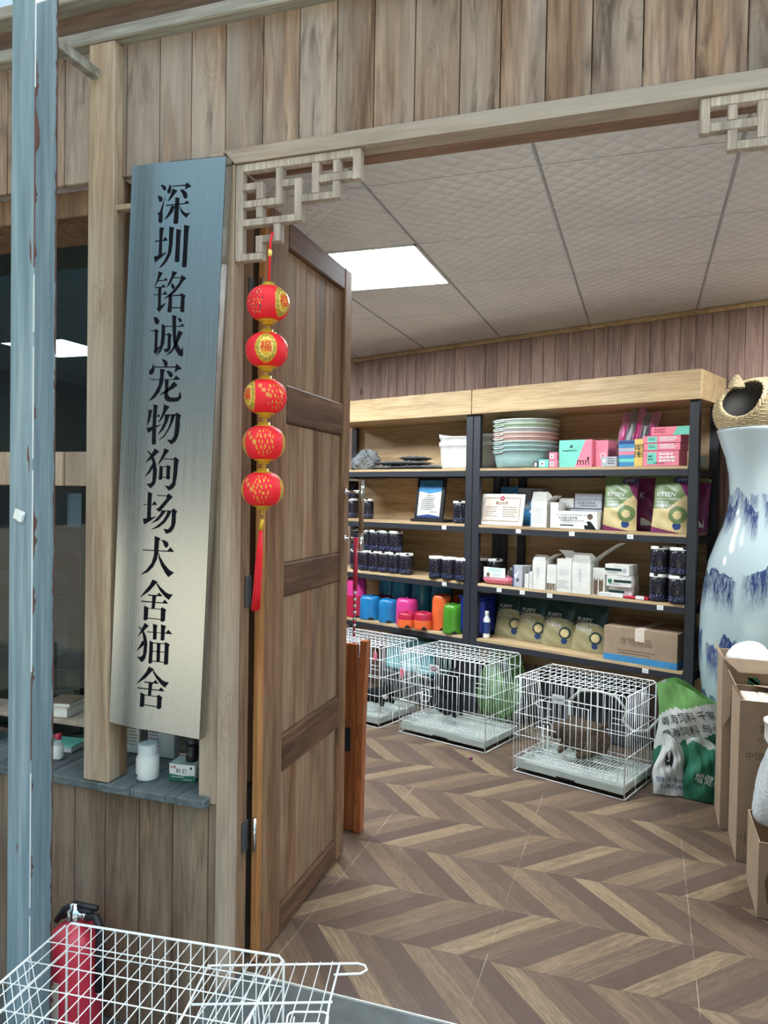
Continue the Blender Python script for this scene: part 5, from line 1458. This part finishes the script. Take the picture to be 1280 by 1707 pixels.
# black puppy lying in the left cage
d = thing('dog', 'small black puppy with a white chest lying in the left wire cage', 'dog', local(cageL, .44, .21, .084), cageL.rotation_euler.z)
skin_body('body', [((0, 0, .050), .048), ((-.07, 0, .050), .046), ((-.12, 0, .042), .038), ((.048, -.01, .085), .036), ((.065, -.030, .110), .036), ((.088, -.050, .100), .020),
    ((.045, -.045, .025), .016), ((.075, -.080, .014), .012), ((.050, .035, .025), .016), ((.085, .030, .014), .012), ((-.10, -.05, .022), .022), ((-.06, -.078, .014), .012), ((-.165, .02, .03), .012)],
    [(0, 1), (1, 2), (0, 3), (3, 4), (4, 5), (0, 6), (6, 7), (0, 8), (8, 9), (2, 10), (10, 11), (2, 12)], 'blackfur', d)
e = MB(); ball(e, (.062, -.032, .062), .018, 'offwhite'); e.build('chest_patch', d)
e = MB(); ball(e, (.102, -.064, .102), .006, 'nose'); e.build('nose', d)
for sg in (0, 1):
    e = MB(); e.grid(6, 6, lambda u, v, sg=sg: (.035 + .055 * sg + .02 * u, -.015 - .02 * sg + .004 * math.sin(PI * u), .145 - .045 * v), 'blackfur'); e.build('ear', d)

# things pushed under the lowest shelf
t = on_shelf('plastic_bin', 'pale turquoise plastic bin behind the left and middle wire cages', 'bin', -1.13, .30, .205)
M['turquoise'] = plain('pale turquoise plastic', srgb(112, 178, 186), .35)
b = MB(); b.box(-.21, .21, 0, .24, .001, .235, 'turquoise', .02); b.build('shell', t); b = MB(); b.box(-.216, .216, -.006, .246, .215, .238, 'turquoise', .008); b.build('rim', t)
t = on_shelf('storage_crate', 'black plastic crate under the turquoise bin', 'crate', -1.13, .31, 0)
b = MB(); b.box(-.23, .23, 0, .26, .001, .203, 'black', .01); b.build('shell', t)
b = MB()
for i in range(8): b.box(-.2 + i * .052, -.165 + i * .052, -.002, .0, .05, .16, 'darkgrey', .001)
b.build('slots', t)
crumple('plastic_bag', 'bright green plastic bag pushed under the shelf behind the middle cage', 'plastic bag', -.44, .22, 0, .13, .10, .40, 'sackleaf', 31)
t = on_shelf('storage_crate', 'dark crate under the shelf right of the green bag', 'crate', .10, .16, 0)
b = MB(); b.box(-.30, .30, 0, .14, .001, .33, 'darkgrey', .01); b.build('shell', t); b = MB(); b.box(-.305, .305, -.005, .142, .30, .335, 'black', .004); b.build('rim', t)
p = [local(cageR, x, y, z) for x, y, z in ((.10, .445, .30), (.16, .45, .36), (.26, .46, .375), (.36, .46, .36), (.42, .455, .30), (.40, .45, .24), (.46, .445, .20), (.54, .445, .22), (.60, .45, .30))]
b = MB(); b.tube(p, .008, 'tray_grey', 8); b.tube([p[0], local(cageR, .095, .45, .02)], .008, 'tray_grey', 8)
o = b.build('rubber_hose'); tag(o, 'pale grey hose looping behind the rightmost wire cage', 'hose')

# ================================================================== RIGHT HAND CORNER
def vase_mat():
    t = NT('blue and white landscape glaze')
    x, y, z = t.sep(t.obj())
    a = t.math('MULTIPLY', t.math('ARCTAN2', y, x), .27)
    c = t.ramp(t.math('DIVIDE', z, 1.8), [(0.2, srgb(160, 184, 182)), (0.8, srgb(180, 194, 196))])
    for base, amp, fr, depth, ink in ((1.46, .06, 7, .10, (118, 132, 152)), (1.40, .09, 9, .15, (44, 58, 108)), (1.08, .11, 7.0, .19, (40, 54, 100)), (.76, .13, 8.5, .19, (48, 62, 112)), (.48, .09, 11, .15, (44, 58, 104))):
        n = t.noise(t.comb(t.math('MULTIPLY', a, fr), base * 7, 0), 1.0, 5, 0.55)
        rdg = t.math('ADD', t.math('MULTIPLY', t.math('SUBTRACT', n, .5), amp * 3.4), base)
        dlt = t.math('SUBTRACT', rdg, z)
        inside = t.math('MULTIPLY', t.math('GREATER_THAN', dlt, 0), t.maprange(dlt, depth * .35, depth, 1, 0))
        gate = t.maprange(t.noise(t.comb(t.math('MULTIPLY', a, 6.5), base * 3, 0), 1, 2), .39, .46, 0, 1)
        sv = t.noise(t.comb(t.math('MULTIPLY', a, 55), t.math('MULTIPLY', z, 14), t.math('MULTIPLY', n, 20)), 1.0, 4, 0.7, 1.2)
        strokes = t.maprange(sv, .36, .60, .35, 1.25)
        c = t.mix(t.math('MULTIPLY', t.math('MULTIPLY', inside, gate), strokes, clamp=True), c, srgb(*ink))
    t.set(Base_Color=c, Roughness=0.10)
    t.b.inputs['Coat Weight'].default_value = 0.5
    return t.m
M['vase'] = vase_mat()
v = thing('floor_vase', 'tall blue and white porcelain floor vase painted with a mountain landscape', 'vase', (.556, 4.1, 0), -100 * D2R)
b = MB()
pr = [(0, .001), (.165, .001), (.172, .02), (.170, .06), (.188, .14), (.225, .28), (.262, .44), (.280, .62), (.284, .72), (.280, .88), (.268, 1.0), (.248, 1.12), (.215, 1.22), (.185, 1.30), (.166, 1.38), (.160, 1.46), (.166, 1.55), (.182, 1.63), (.205, 1.70), (.222, 1.755), (.226, 1.765), (.222, 1.772), (.205, 1.765), (.17, 1.66), (.145, 1.5), (.14, 1.3), (0, 1.2)]
b.lathe(pr, 'vase', 72); b.build('body', v)
def wicker_mat():
    t = NT('woven wicker')
    n = t.noise(t.obj(), 90, 3)
    t.set(Base_Color=t.ramp(n, [(0.3, srgb(176, 152, 112)), (0.7, srgb(224, 206, 168))]), Roughness=0.6)
    return t.m
M['wicker'] = wicker_mat()
M['lining'] = plain('grey basket lining', srgb(128, 122, 116), .9)
k = thing('wicker_cat_basket', 'round wicker cat basket with ears and an oval opening, on top of the big vase', 'basket', (.552, 4.1, 1.774))
def brad(z): return .238 * (max(0, 1 - ((z - .085) / .165) ** 2)) ** .5 if z > .085 else .238 * (1 - .12 * ((.085 - z) / .085) ** 2)
oax = Vector((-.63, -.77, .12)).normalized(); oc = Vector((0, 0, .112))
def in_hole(p, r=.104):
    q = Vector(p) - oc
    d_ = q.dot(oax)
    return d_ > 0 and (q - oax * d_).length < r
b = MB()
nr = 30
for i in range(nr):
    z = .004 + .243 * i / nr
    r = brad(z)
    seg = []
    for j in range(97):
        a = 2 * PI * j / 96
        wob = .0028 * math.sin(48 * a / 2 + PI * (i % 2))
        p = ((r + wob) * math.cos(a), (r + wob) * math.sin(a), z)
        if in_hole(p):
            if len(seg) > 2: b.tube(seg, .0038, 'wicker', 4)
            seg = []
        else: seg.append(p)
    if len(seg) > 2: b.tube(seg, .0038, 'wicker', 4)
b.build('woven_wall', k)
b = MB()
for j in range(24):
    a = 2 * PI * j / 24
    seg = []
    for i in range(16):
        z = .003 + .244 * i / 15
        p = (brad(z) * .985 * math.cos(a), brad(z) * .985 * math.sin(a), z)
        if in_hole(p):
            if len(seg) > 1: b.tube(seg, .003, 'wicker', 4)
            seg = []
        else: seg.append(p)
    if len(seg) > 1: b.tube(seg, .003, 'wicker', 4)
b.build('stakes', k)
b = MB()
nu, nv = 60, 20
def ls(u, v_):
    z = .002 + .244 * v_; r = brad(z) * .955
    return (r * math.cos(2 * PI * u), r * math.sin(2 * PI * u), z)
vs = [ls(i / nu, j / nv) for j in range(nv + 1) for i in range(nu + 1)]
fs = []
for j in range(nv):
    for i in range(nu):
        a = j * (nu + 1) + i
        if not in_hole(ls((i + .5) / nu, (j + .5) / nv), .108): fs.append((a, a + 1, a + nu + 2, a + nu + 1))
b.add(vs, fs, 'lining', True); b.lathe([(0, .003), (.205, .003)], 'lining', 40); b.build('lining', k)
e1 = oax.cross(Vector((0, 0, 1))).normalized(); e2 = e1.cross(oax).normalized()
b = MB()
for q in range(3):
    pts = []
    for j in range(72):
        a = 2 * PI * j / 72
        dirp = oc + e1 * math.cos(a) * (.108 + .005 * math.sin(9 * a + q * 2.1)) + e2 * math.sin(a) * (.100 + .005 * math.sin(9 * a + q * 2.1))
        # push out to the wall surface
        dd = .21
        for _ in range(30):
            pz = dirp + oax * dd
            if math.hypot(pz.x, pz.y) > brad(max(.001, min(.249, pz.z))) and dd > .05: dd -= .006
        pts.append(dirp + oax * (dd + .004 + .005 * math.cos(9 * a + q * 2.1)))
    b.tube(pts, .0055, 'wicker', 5, True)
b.build('braided_rim', k)
for sx_, sy_ in ((-.145, -.085), (.13, -.10)):
    b = MB()
    for i in range(9):
        zz = i * .007
        r = .036 * (1 - (i / 9.5) ** 1.5)
        b.tube([(sx_ + r * math.cos(a), sy_ + r * .8 * math.sin(a), .195 + zz + .002 * math.sin(6 * a)) for a in [2 * PI * j / 18 for j in range(18)]], .0036, 'wicker', 4, True)
    b.build('ear', k)

def open_box(label, x0, x1, y0, y1, z0, z1, printer=None, flaps=(), seed=0):
    t = thing('cardboard_box', label, 'cardboard box', (x0, y0, z0))
    w_, d_, h = x1 - x0, y1 - y0, z1 - z0
    b = MB(); th = .005
    b.box(0, w_, 0, th, .001, h, 'kraft', .001); b.box(0, w_, d_ - th, d_, .001, h, 'kraft', .001)
    b.box(0, th, th, d_ - th, .001, h, 'kraft', .001); b.box(w_ - th, w_, th, d_ - th, .001, h, 'kraft', .001)
    b.box(th, w_ - th, th, d_ - th, .001, .006, 'kraft')
    b.build('carton', t)
    for pts in flaps:
        b = MB(); b.add(list(pts) + [tuple(Vector(p) + Vector((.0025, .001, .0035))) for p in pts], [(0, 1, 2, 3), (7, 6, 5, 4), (0, 4, 5, 1), (1, 5, 6, 2), (2, 6, 7, 3), (3, 7, 4, 0)], 'kraft'); b.build('flap', t)
    if printer:
        q = MB(); printer(q, w_, h); q.build('lettering', t)
    return t
def boxprint(q, w_, h):
    text(q, '营养', .034, .105, h * .83, 'kraft_dark'); text(q, '小袋装', .030, .110, h * .76, 'kraft_dark')
    text(q, '中国广东饲料', .034, .125, h * .66, 'kraft_dark'); text(q, '营养专家', .030, .125, h * .59, 'kraft_dark')
    text(q, '小心', .040, .05, h * .15, 'kraft_dark')
t = open_box('open brown cardboard box with printed characters, in front of its taller twin', .372, .78, 3.25, 3.53, 0, .640, boxprint,
    [((.005, .005, .640), (.005, .275, .640), (-.018, .27, .70), (-.014, .02, .69)), ((.08, .275, .640), (.40, .275, .640), (.38, .13, .675), (.15, .12, .668))])
b = MB(); b.box(.02, .085, .03, .20, .55, .632, 'paper', .004); b.box(.088, .16, .03, .22, .55, .628, 'paper', .004); o = b.build('inner_packets', t)
t = open_box('taller open brown cardboard box with a white lump on top, before the vase', .338, .76, 3.548, 3.795, 0, .742, lambda q, w_, h: [q.poly([(.12 + .03 * math.cos(a + i * 2), h * .88 + .02 * math.sin(a)) for a in [0, 1.2, 2.4, 3.6, 4.8]], -.0008, 'sackgreen') for i in range(2)],
    [((0, .0, .742), (0, .24, .742), (-.022, .22, .775), (-.02, .03, .76)), ((.0, .0, .742), (.42, .0, .742), (.42, -.015, .70), (.06, -.022, .69)), ((-.003, .0, .735), (-.003, .002, .43), (.030, -.012, .50), (.034, -.012, .66))])
def lump(name, label, cat, c, sx_, sy_, sz_, m, seed, flat=.0):
    rnd = random.Random(seed); ph = [rnd.random() * 6 for _ in range(6)]
    def f(u, v_):
        th, q = 2 * PI * u, PI * v_
        n = 1 + .10 * math.sin(3 * th + ph[0]) * math.sin(2 * q + ph[1]) + .07 * math.sin(7 * th + ph[2] + 3 * q) + .03 * math.sin(15 * th + ph[3]) * math.sin(9 * q + ph[4])
        return (math.sin(q) ** .7 * math.cos(th) * n * sx_, math.sin(q) ** .7 * math.sin(th) * n * sy_, (-math.cos(q) * .5 + .5) * sz_ * (1 + .12 * math.sin(2 * th + ph[5]) * v_) + .001)
    b = MB(); b.grid(44, 26, f, m)
    o = b.build(name, None, c)
    return tag(o, label, cat)
lump('white_bundle', 'white cloth like bundle bulging out of the taller cardboard box', 'bundle', (.45, 3.68, .60), .10, .085, .18, 'white', 3)
t = open_box('low brown carton at the right edge of the photo under the white bag', .395, .80, 2.83, 3.12, 0, .262, None, [])
b = MB()
for i in range(5):
    b.poly([(.03 + .05 * i, .05), (.06 + .05 * i, .14), (.05 + .05 * i, .22), (.02 + .05 * i, .13)], -.0008, 'kraft_dark')
rect(b, .06, .30, .03, .10, 'sackgreen', -.001); b.build('leaf_print', t)
t = thing('plastic_bag', 'translucent white plastic bag of goods on the low carton at right edge', 'plastic bag', (.50, 2.985, .263))
b = MB()
def f(u, v_):
    th, q = 2 * PI * u, PI * v_
    n = 1 + .07 * math.sin(4 * th + 1) * math.sin(3 * q) + .035 * math.sin(11 * th + 5 * q)
    tap = 1.05 - .80 * v_ ** .9
    return (math.sin(q) ** .5 * math.cos(th) * n * .135 * tap - .01, math.sin(q) ** .5 * math.sin(th) * n * .12 * tap, (-math.cos(q) * .5 + .5) * .33 + .001)
b.grid(48, 28, f, 'whitefilm'); b.build('sheet', t)
b = MB(); b.lathe([(0, .300), (.055, .300), (.062, .318), (.062, .372), (.066, .374), (.066, .384), (.058, .384), (.056, .32), (0, .312)], 'white', 24, (-.015, -.01, 0)); b.build('cup', t)

# ---- woven feed sacks
def sack(label, loc, rz, w_, h, d_, skin, printer, lean=0.0, seed=0, taper=.1):
    t = thing('feed_sack', label, 'feed sack', loc, rz)
    t.rotation_euler = (lean, 0, rz)
    rnd = random.Random(seed); ph = [rnd.random() * 6 for _ in range(8)]
    def f(u, v_, side=-1):
        e = 1 - abs(2 * u - 1) ** 2.6
        x = (u - .5) * w_ * (1 - taper * v_ + .05 * math.sin(3 * v_ + ph[0]))
        bulge = d_ * .5 * e * (math.sin(PI * min(1, .2 + .75 * (1 - v_)))) ** .7
        wr = .010 * math.sin(7 * u + 5 * v_ + ph[1]) + .007 * math.sin(13 * v_ - 9 * u + ph[2]) + .004 * math.sin(29 * u + 17 * v_ + ph[3])
        z = .004 + h * v_ * (1 + .09 * math.sin(4 * u + ph[4]) * v_)
        return (x + .01 * math.sin(8 * v_ + ph[5]), side * (bulge + wr * e) + .0, z)
    b = MB()
    b.grid(44, 44, lambda u, v_: f(u, v_, -1), skin)
    b.grid(14, 14, lambda u, v_: f(1 - u, v_, 1), skin)
    b.build('woven_bag', t)
    q = MB()
    fn = lambda px, pz: tuple(a + (0, -.0022, 0)[k_] for k_, a in enumerate(f(px / w_ + .5, pz / h, -1)))
    printer(q, fn); q.build('lettering', t)
    return t
def skin1(u, v_):
    p = v_ - (u - .5) * .30
    if p > .84 + .02 * math.sin(9 * u): return 'sackleaf'
    if p > .50 + .045 * abs(math.sin(u * 9)): return 'sackwhite'
    return 'sackgreen'
def p1(q, fn):
    for i, (tx, z) in enumerate((('粤海饲料 千家', .372), ('粤海饲料 与心', .315))):
        text(q, tx, .046, .0 + i * .015, z, 'black', fn=fn, rot=24 * D2R)
    text(q, '=', .07, .10, .25, 'redplastic', fn=fn, rot=15 * D2R)
sack('green and white feed sack with two rows of black characters, slumped beside the boxes', (.232, 3.955, .0), -.22, .30, .50, .10, skin1, p1, .10, 4, .02)
sack('white feed sack with a black oval S mark, low beside the rightmost cage', (.150, 3.858, 0), .10, .17, .265, .07, lambda u, v_: 'sackwhite', lambda q, fn: (q.add([fn(-.015 + .024 * math.cos(a) - .010 * math.sin(a), .165 + .036 * math.sin(a)) for a in [2 * PI * i / 18 for i in range(18)]], [tuple(range(18))], 'black'), text(q, 'S', .040, -.018, .165, 'white', fn=lambda x, z: tuple(a + (0, -.0015, 0)[k_] for k_, a in enumerate(fn(x, z)))), text(q, '饲料不添加', .028, .0, .070, 'navy', fn=fn), text(q, '营养均衡', .028, .0, .040, 'navy', fn=fn)), -.14, 8, .45)
sack('dark green feed sack with white characters, in front of the stacked sacks', (.300, 3.842, 0), -.05, .19, .275, .07, lambda u, v_: 'sackgreen' if v_ < .9 + .05 * math.sin(9 * u) else 'tray_grey', lambda q, fn: text(q, '增健康', .046, .025, .10, 'white', fn=fn, rot=-8 * D2R), -.06, 12, .12)

# ================================================================== BY THE DOOR AND OUTSIDE
t = thing('wooden_board', 'orange varnished wooden board standing upright behind the open door', 'board', (-1.205, 2.935, 0))
b = MB(); b.box(.0, .082, .010, .034, .003, .795, 'orange_wood', .003); b.build('panel', t)
b = MB()
zz = [.0 + .808 * i / 14 for i in range(15)]
def edge(z): return .016 * (z / .8) ** 2.4
for i in range(14):
    z0, z1 = zz[i] + .003, zz[i + 1] + .003
    a0, a1 = edge(z0), edge(z1)
    vs = [(.083 + a0, .0, z0), (.112 + a0, .0, z0), (.112 + a0, .045, z0), (.083 + a0, .045, z0), (.083 + a1, .0, z1), (.112 + a1, .0, z1), (.112 + a1, .045, z1), (.083 + a1, .045, z1)]
    fs = [(0, 1, 5, 4), (1, 2, 6, 5), (2, 3, 7, 6), (3, 0, 4, 7)] + ([(3, 2, 1, 0)] if i == 0 else []) + ([(4, 5, 6, 7)] if i == 13 else [])
    b.add(vs, fs, 'orange_wood')
b.build('curved_edge', t)
b = MB(); b.box(.012, .060, .004, .0095, .34, .44, 'black', .002); b.build('dark_bracket', t)  # dark knot stain of the board, laid on as a thin black block
t = thing('hanging_rod', 'slim red rod with a striped chain hanging from the door handle', 'rod', (-1.030, 2.690, 1.262))
b = MB(); b.tube([(0, -.02, -.004), (.0, -.02, -.205)], .0085, 'redplastic', 10); b.build('rod', t)
b = MB()
for i in range(14): b.tube([(-.001, -.02, -.208 - i * .0125), (-.001, -.02, -.208 - i * .0125 - .010)], .0055 if i % 2 else .0075, ['chrome', 'redplastic'][i % 2], 8)
b.build('bead_chain', t)
b = MB(); b.lathe([(0, 0), (.009, 0), (.0105, .004), (.0105, .010), (.008, .012), (0, .012)], 'purple', 14); o = b.build('bottle_cap', None, (-.855, 3.995, .0005)); tag(o, 'tiny purple bottle cap on the floor in front of the middle cage', 'bottle cap')

# fire extinguisher
t = thing('fire_extinguisher', 'red fire extinguisher standing behind the outdoor cage beside the steel post', 'fire extinguisher', (-1.562, 1.795, GROUND), 0)
b = MB(); b.lathe([(0, .002), (.070, .002), (.076, .008), (.077, .02), (.077, .262), (.074, .288), (.062, .312), (.040, .328), (.022, .336), (.020, .345), (0, .346)], 'extinguisher', 36); b.build('cylinder', t)
b = MB(); b.grid(20, 8, lambda u, v_: (.0778 * math.sin(-1.0 + u * 1.15), -.0778 * math.cos(-1.0 + u * 1.15), .05 + .15 * v_), 'paper')
for i in range(3): b.grid(8, 1, lambda u, v_, i=i: (.0784 * math.sin(-.85 + u * .75), -.0784 * math.cos(-.85 + u * .75), .14 + i * .024 + .012 * v_), 'redplastic' if i else 'kraft_dark')
b.build('paper_label', t)
b = MB(); b.lathe([(.021, .340), (.022, .345), (.022, .372), (.014, .378), (.014, .392), (0, .393)], 'chrome', 18); b.tube([(.018, 0, .362), (.052, -.01, .362)], .010, 'chrome', 10); b.build('valve', t)
b = MB()
b.tube([(-.040, -.005, .345), (-.020, -.004, .366), (.010, 0, .374), (.060, .004, .372)], .009, 'rubber', 8)
b.tube([(-.060, -.008, .330), (-.035, -.006, .368), (.0, 0, .388), (.075, .006, .386)], .009, 'rubber', 8)
b.build('squeeze_handle', t)
b = MB(); b.tube([(.05, -.01, .362), (.085, -.012, .372), (.100, -.012, .34), (.101, -.01, .24), (.100, -.008, .16)], [.011, .012, .013, .015, .017], 'rubber', 12); b.build('hose', t)
b = MB(); b.tube([(.100, -.008, .158), (.100, -.008, .145)], .014, 'chrome', 12); b.build('hose_clamp', t)

# things on the ledge
LZ = .5455
t = thing('pill_bottle', 'white plastic bottle with a ribbed cap on the ledge under the signboard', 'bottle', (-1.412, 1.930, LZ))
b = MB(); b.lathe([(0, .001), (.030, .001), (.034, .006), (.0345, .062), (.031, .073), (.025, .079), (.024, .083)], 'white', 30); b.build('body', t)
b = MB()
n = 40
for z0, z1, r0_, r1_ in ((.080, .106, .0285, .0280),):
    vs, fs = [], []
    for z, r in ((z0, r0_), (z1, r1_), (z1 + .003, r1_ - .004)):
        for i in range(n):
            rr_ = r + (.0009 if i % 2 else 0)
            vs.append((rr_ * math.cos(2 * PI * i / n), rr_ * math.sin(2 * PI * i / n), z))
    for j in range(2):
        for i in range(n): fs.append((j * n + i, j * n + (i + 1) % n, (j + 1) * n + (i + 1) % n, (j + 1) * n + i))
    fs += [tuple(range(n))[::-1], tuple(2 * n + i for i in range(n))]
    b.add(vs, fs, 'plate_white')
b.build('ribbed_cap', t)
q = MB()
def wrapb(px, pz): return (.0350 * math.sin(px / .035), -.0350 * math.cos(px / .035), pz)
for i in range(4): q.add([wrapb(x, z) for x, z in ((-.02, .045 - i * .007), (.028, .045 - i * .007), (.028, .0465 - i * .007), (-.02, .0465 - i * .007))], [(0, 1, 2, 3)], 'greycard')
q.add([wrapb(x, z) for x, z in ((-.026, .012), (-.014, .012), (-.014, .019), (-.026, .019))], [(0, 1, 2, 3)], 'darkgrey')
q.build('embossed_print', t)
t = thing('nail_carton', 'small green and white carton printed 射钉 on the ledge under the signboard', 'box', (-1.300, 1.945, LZ), 8 * D2R)
b = MB(); b.box(-.042, .042, 0, .070, .0008, .052, 'white', .0015); b.box(-.0422, .0422, -.0002, .0702, .0505, .0525, 'tray_grey'); b.build('carton', t)
q = MB(); q.poly([(-.042, .001), (.042, .001), (.042, .020), (.0, .018), (-.042, .022)], -.0006, 'sackgreen'); text(q, '射 钉', .016, -.002, .031, 'black'); text(q, '海鹰', .010, -.029, .042, 'redplastic'); text(q, 'SHEDING', .0065, .018, .006, 'white', -.0010); disc(q, .029, .042, .004, 'deepgreen'); lines(q, -.034, .01, .010, .015, 1, 'white', -.001)
xs = [(.0427, .004 + .066 * i / 8) for i in range(9)]
for i in range(3): q.add([(.0427, .012, .016 + .009 * i), (.0427, .058 - .006 * i, .016 + .009 * i), (.0427, .058 - .006 * i, .019 + .009 * i), (.0427, .012, .019 + .009 * i)], [(0, 1, 2, 3)], 'darkgrey')
q.add([(.0425, 0, .001), (.0425, .07, .001), (.0425, .07, .008), (.0425, 0, .012)], [(0, 1, 2, 3)], 'sackgreen')
q.build('print', t)
t = thing('dropper_bottle', 'little black bottle standing on top of the 射钉 carton', 'bottle', (-1.291, 1.985, LZ + .0535))
b = MB(); b.lathe([(0, .0005), (.0185, .0005), (.0195, .003), (.0195, .045), (.017, .050), (.011, .053)], 'black', 22); b.build('body', t)
b = MB(); b.lathe([(.0135, .052), (.0138, .053), (.0130, .074), (0, .075)], 'darkgrey', 20); b.build('cap', t)
q = MB(); q.grid(8, 1, lambda u, v_: (.0198 * math.sin(-.5 + u), -.0198 * math.cos(-.5 + u), .018 + .012 * v_), 'darkgrey'); q.build('label', t)
t = thing('price_card', 'pale upright card with fine green print behind the white bottle', 'card', (-1.598, 2.10, LZ), 0)
b = MB(); b.box(-.026, .026, 0, .010, .001, .125, 'offwhite', .001); b.build('card', t); q = MB(); lines(q, -.020, .022, .02, .105, 8, 'sackgreen', fill=.25); text(q, '钉', .02, .0, .112, 'black'); q.build('print', t)
t = thing('blister_box', 'clear and white upright pack with a purple top strip behind the ledge bottle', 'box', (-1.482, 2.095, LZ), 0)
b = MB(); b.box(-.052, .052, 0, .03, .001, .135, 'greycard', .002); b.build('pack', t); q = MB(); rect(q, -.05, .0, .112, .128, 'purple'); lines(q, -.045, -.002, .03, .105, 7, 'darkgrey', fill=.3); rect(q, .004, .05, .004, .132, 'tray_grey'); q.build('print', t)
t = thing('buckle', 'small silver buckle lying at the left of the white ledge bottle', 'buckle', (-1.470, 1.985, LZ))
b = MB(); b.tube([(x, y, .004) for x, y in rounded_rect(-.014, .014, -.010, .010, .005)], .003, 'chrome', 6, True); b.build('ring', t); b = MB(); b.box(.010, .045, -.008, .008, .001, .012, 'darkgrey', .002); b.build('strap', t)

# things in the window left of the post
LL = .5345
t = thing('glass_vial', 'small glass bottle with a red cap in the window left of the post', 'bottle', (-1.800, 1.985, LL))
b = MB(); b.lathe([(0, .0006), (.0155, .0006), (.0162, .003), (.0162, .050), (.013, .060), (.0075, .066), (.0075, .072)], 'film', 20); b.build('body', t)
b = MB(); b.lathe([(.0166, .006), (.0168, .007), (.0168, .045), (.0166, .046)], 'white', 20); b.build('label', t)
b = MB(); b.lathe([(.0100, .068), (.0104, .069), (.0104, .085), (0, .086)], 'redplastic', 18); b.build('cap', t)
t = thing('booklet', 'mint green booklet lying on the ledge behind the red capped bottle', 'booklet', (-1.862, 2.085, LL), .12)
b = MB(); b.box(-.055, .055, -.045, .045, .001, .018, 'offwhite', .001); b.build('pages', t)
b = MB(); b.box(-.057, .057, -.047, .047, .0185, .0215, 'mint', .001); b.build('cover', t)
b = MB(); b.box(-2.3, -1.592, 2.02, 2.15, .638, .653, 'jamb_wood', .002); o = b.build('window_shelf'); tag(o, 'narrow wooden shelf across the window left of the post', 'shelf')
for i, (x, w_, h, m, lab) in enumerate(((-1.985, .10, .030, 'offwhite', 'pile of white leaflets at the left on the narrow window shelf'), (-1.870, .10, .034, 'paper', 'thick pale book on the narrow window shelf beside the wooden post'), (-1.86, .085, .016, 'kraft_dark', 'brown booklet lying on the thick pale book in the window'))):
    t = thing('leaflet_pile' if i == 0 else 'booklet', lab, 'booklet', (x, 2.085, .6535 + (.0348 if i == 2 else 0)), .1 * i)
    b = MB(); b.box(-w_ / 2, w_ / 2, -.05, .05, .0006, h - .003, 'offwhite', .001); b.build('pages', t)
    b = MB(); b.box(-w_ / 2 - .002, w_ / 2 + .002, -.052, .052, h - .0028, h, m, .001); b.build('cover', t)
t = thing('gift_carton', 'red and white carton at the left edge beyond the steel post', 'box', (-2.175, 1.98, LL), 0)
b = MB(); b.box(-.05, .05, 0, .08, .001, .30, 'white', .002); b.build('carton', t)
q = MB(); rect(q, -.05, .05, .09, .20, 'pink'); rect(q, -.05, .05, .215, .235, 'redplastic'); rect(q, -.05, .05, .24, .295, 'skybox'); q.build('print', t)
# a dark rack in the room behind the left window
t = thing('metal_rack', 'dark metal rack in the dim room behind the left window', 'rack', (-3.6, 3.6, 0), .35)
for x in (-.5, .5):
    for y in (-.2, .2): b = MB(); b.box(x - .02, x + .02, y - .02, y + .02, .001, 1.7, 'black_steel'); b.build('upright', t)
for z in (.4, .8, 1.2, 1.6): b = MB(); b.box(-.52, .52, -.22, .22, z - .02, z, 'darkgrey'); b.build('shelf', t)
for i in range(7):
    z = (.4, .4, .8, .8, .8, 1.2, 1.2)[i]
    x = (-.3, .15, -.35, 0, .33, -.2, .25)[i]
    c, s_ = math.cos(.35), math.sin(.35)
    t = thing('storage_box', 'box on the dark rack behind the left window, %s' % ['low left', 'low right', 'middle left', 'middle', 'middle right', 'upper left', 'upper right'][i], 'box', (-3.6 + x * c, 3.6 + x * s_, z + .001), .35)
    b = MB(); b.box(-.12, .12, -.14, .14, 0, .2 + .03 * (i % 3), ['kraft', 'greycard', 'tealplastic', 'kraft', 'pink', 'navyplastic', 'greycard'][i], .004); b.build('carton', t)
    b = MB(); b.box(-.05, .05, -.1412, -.1402, .06, .14, 'offwhite'); b.build('label', t)
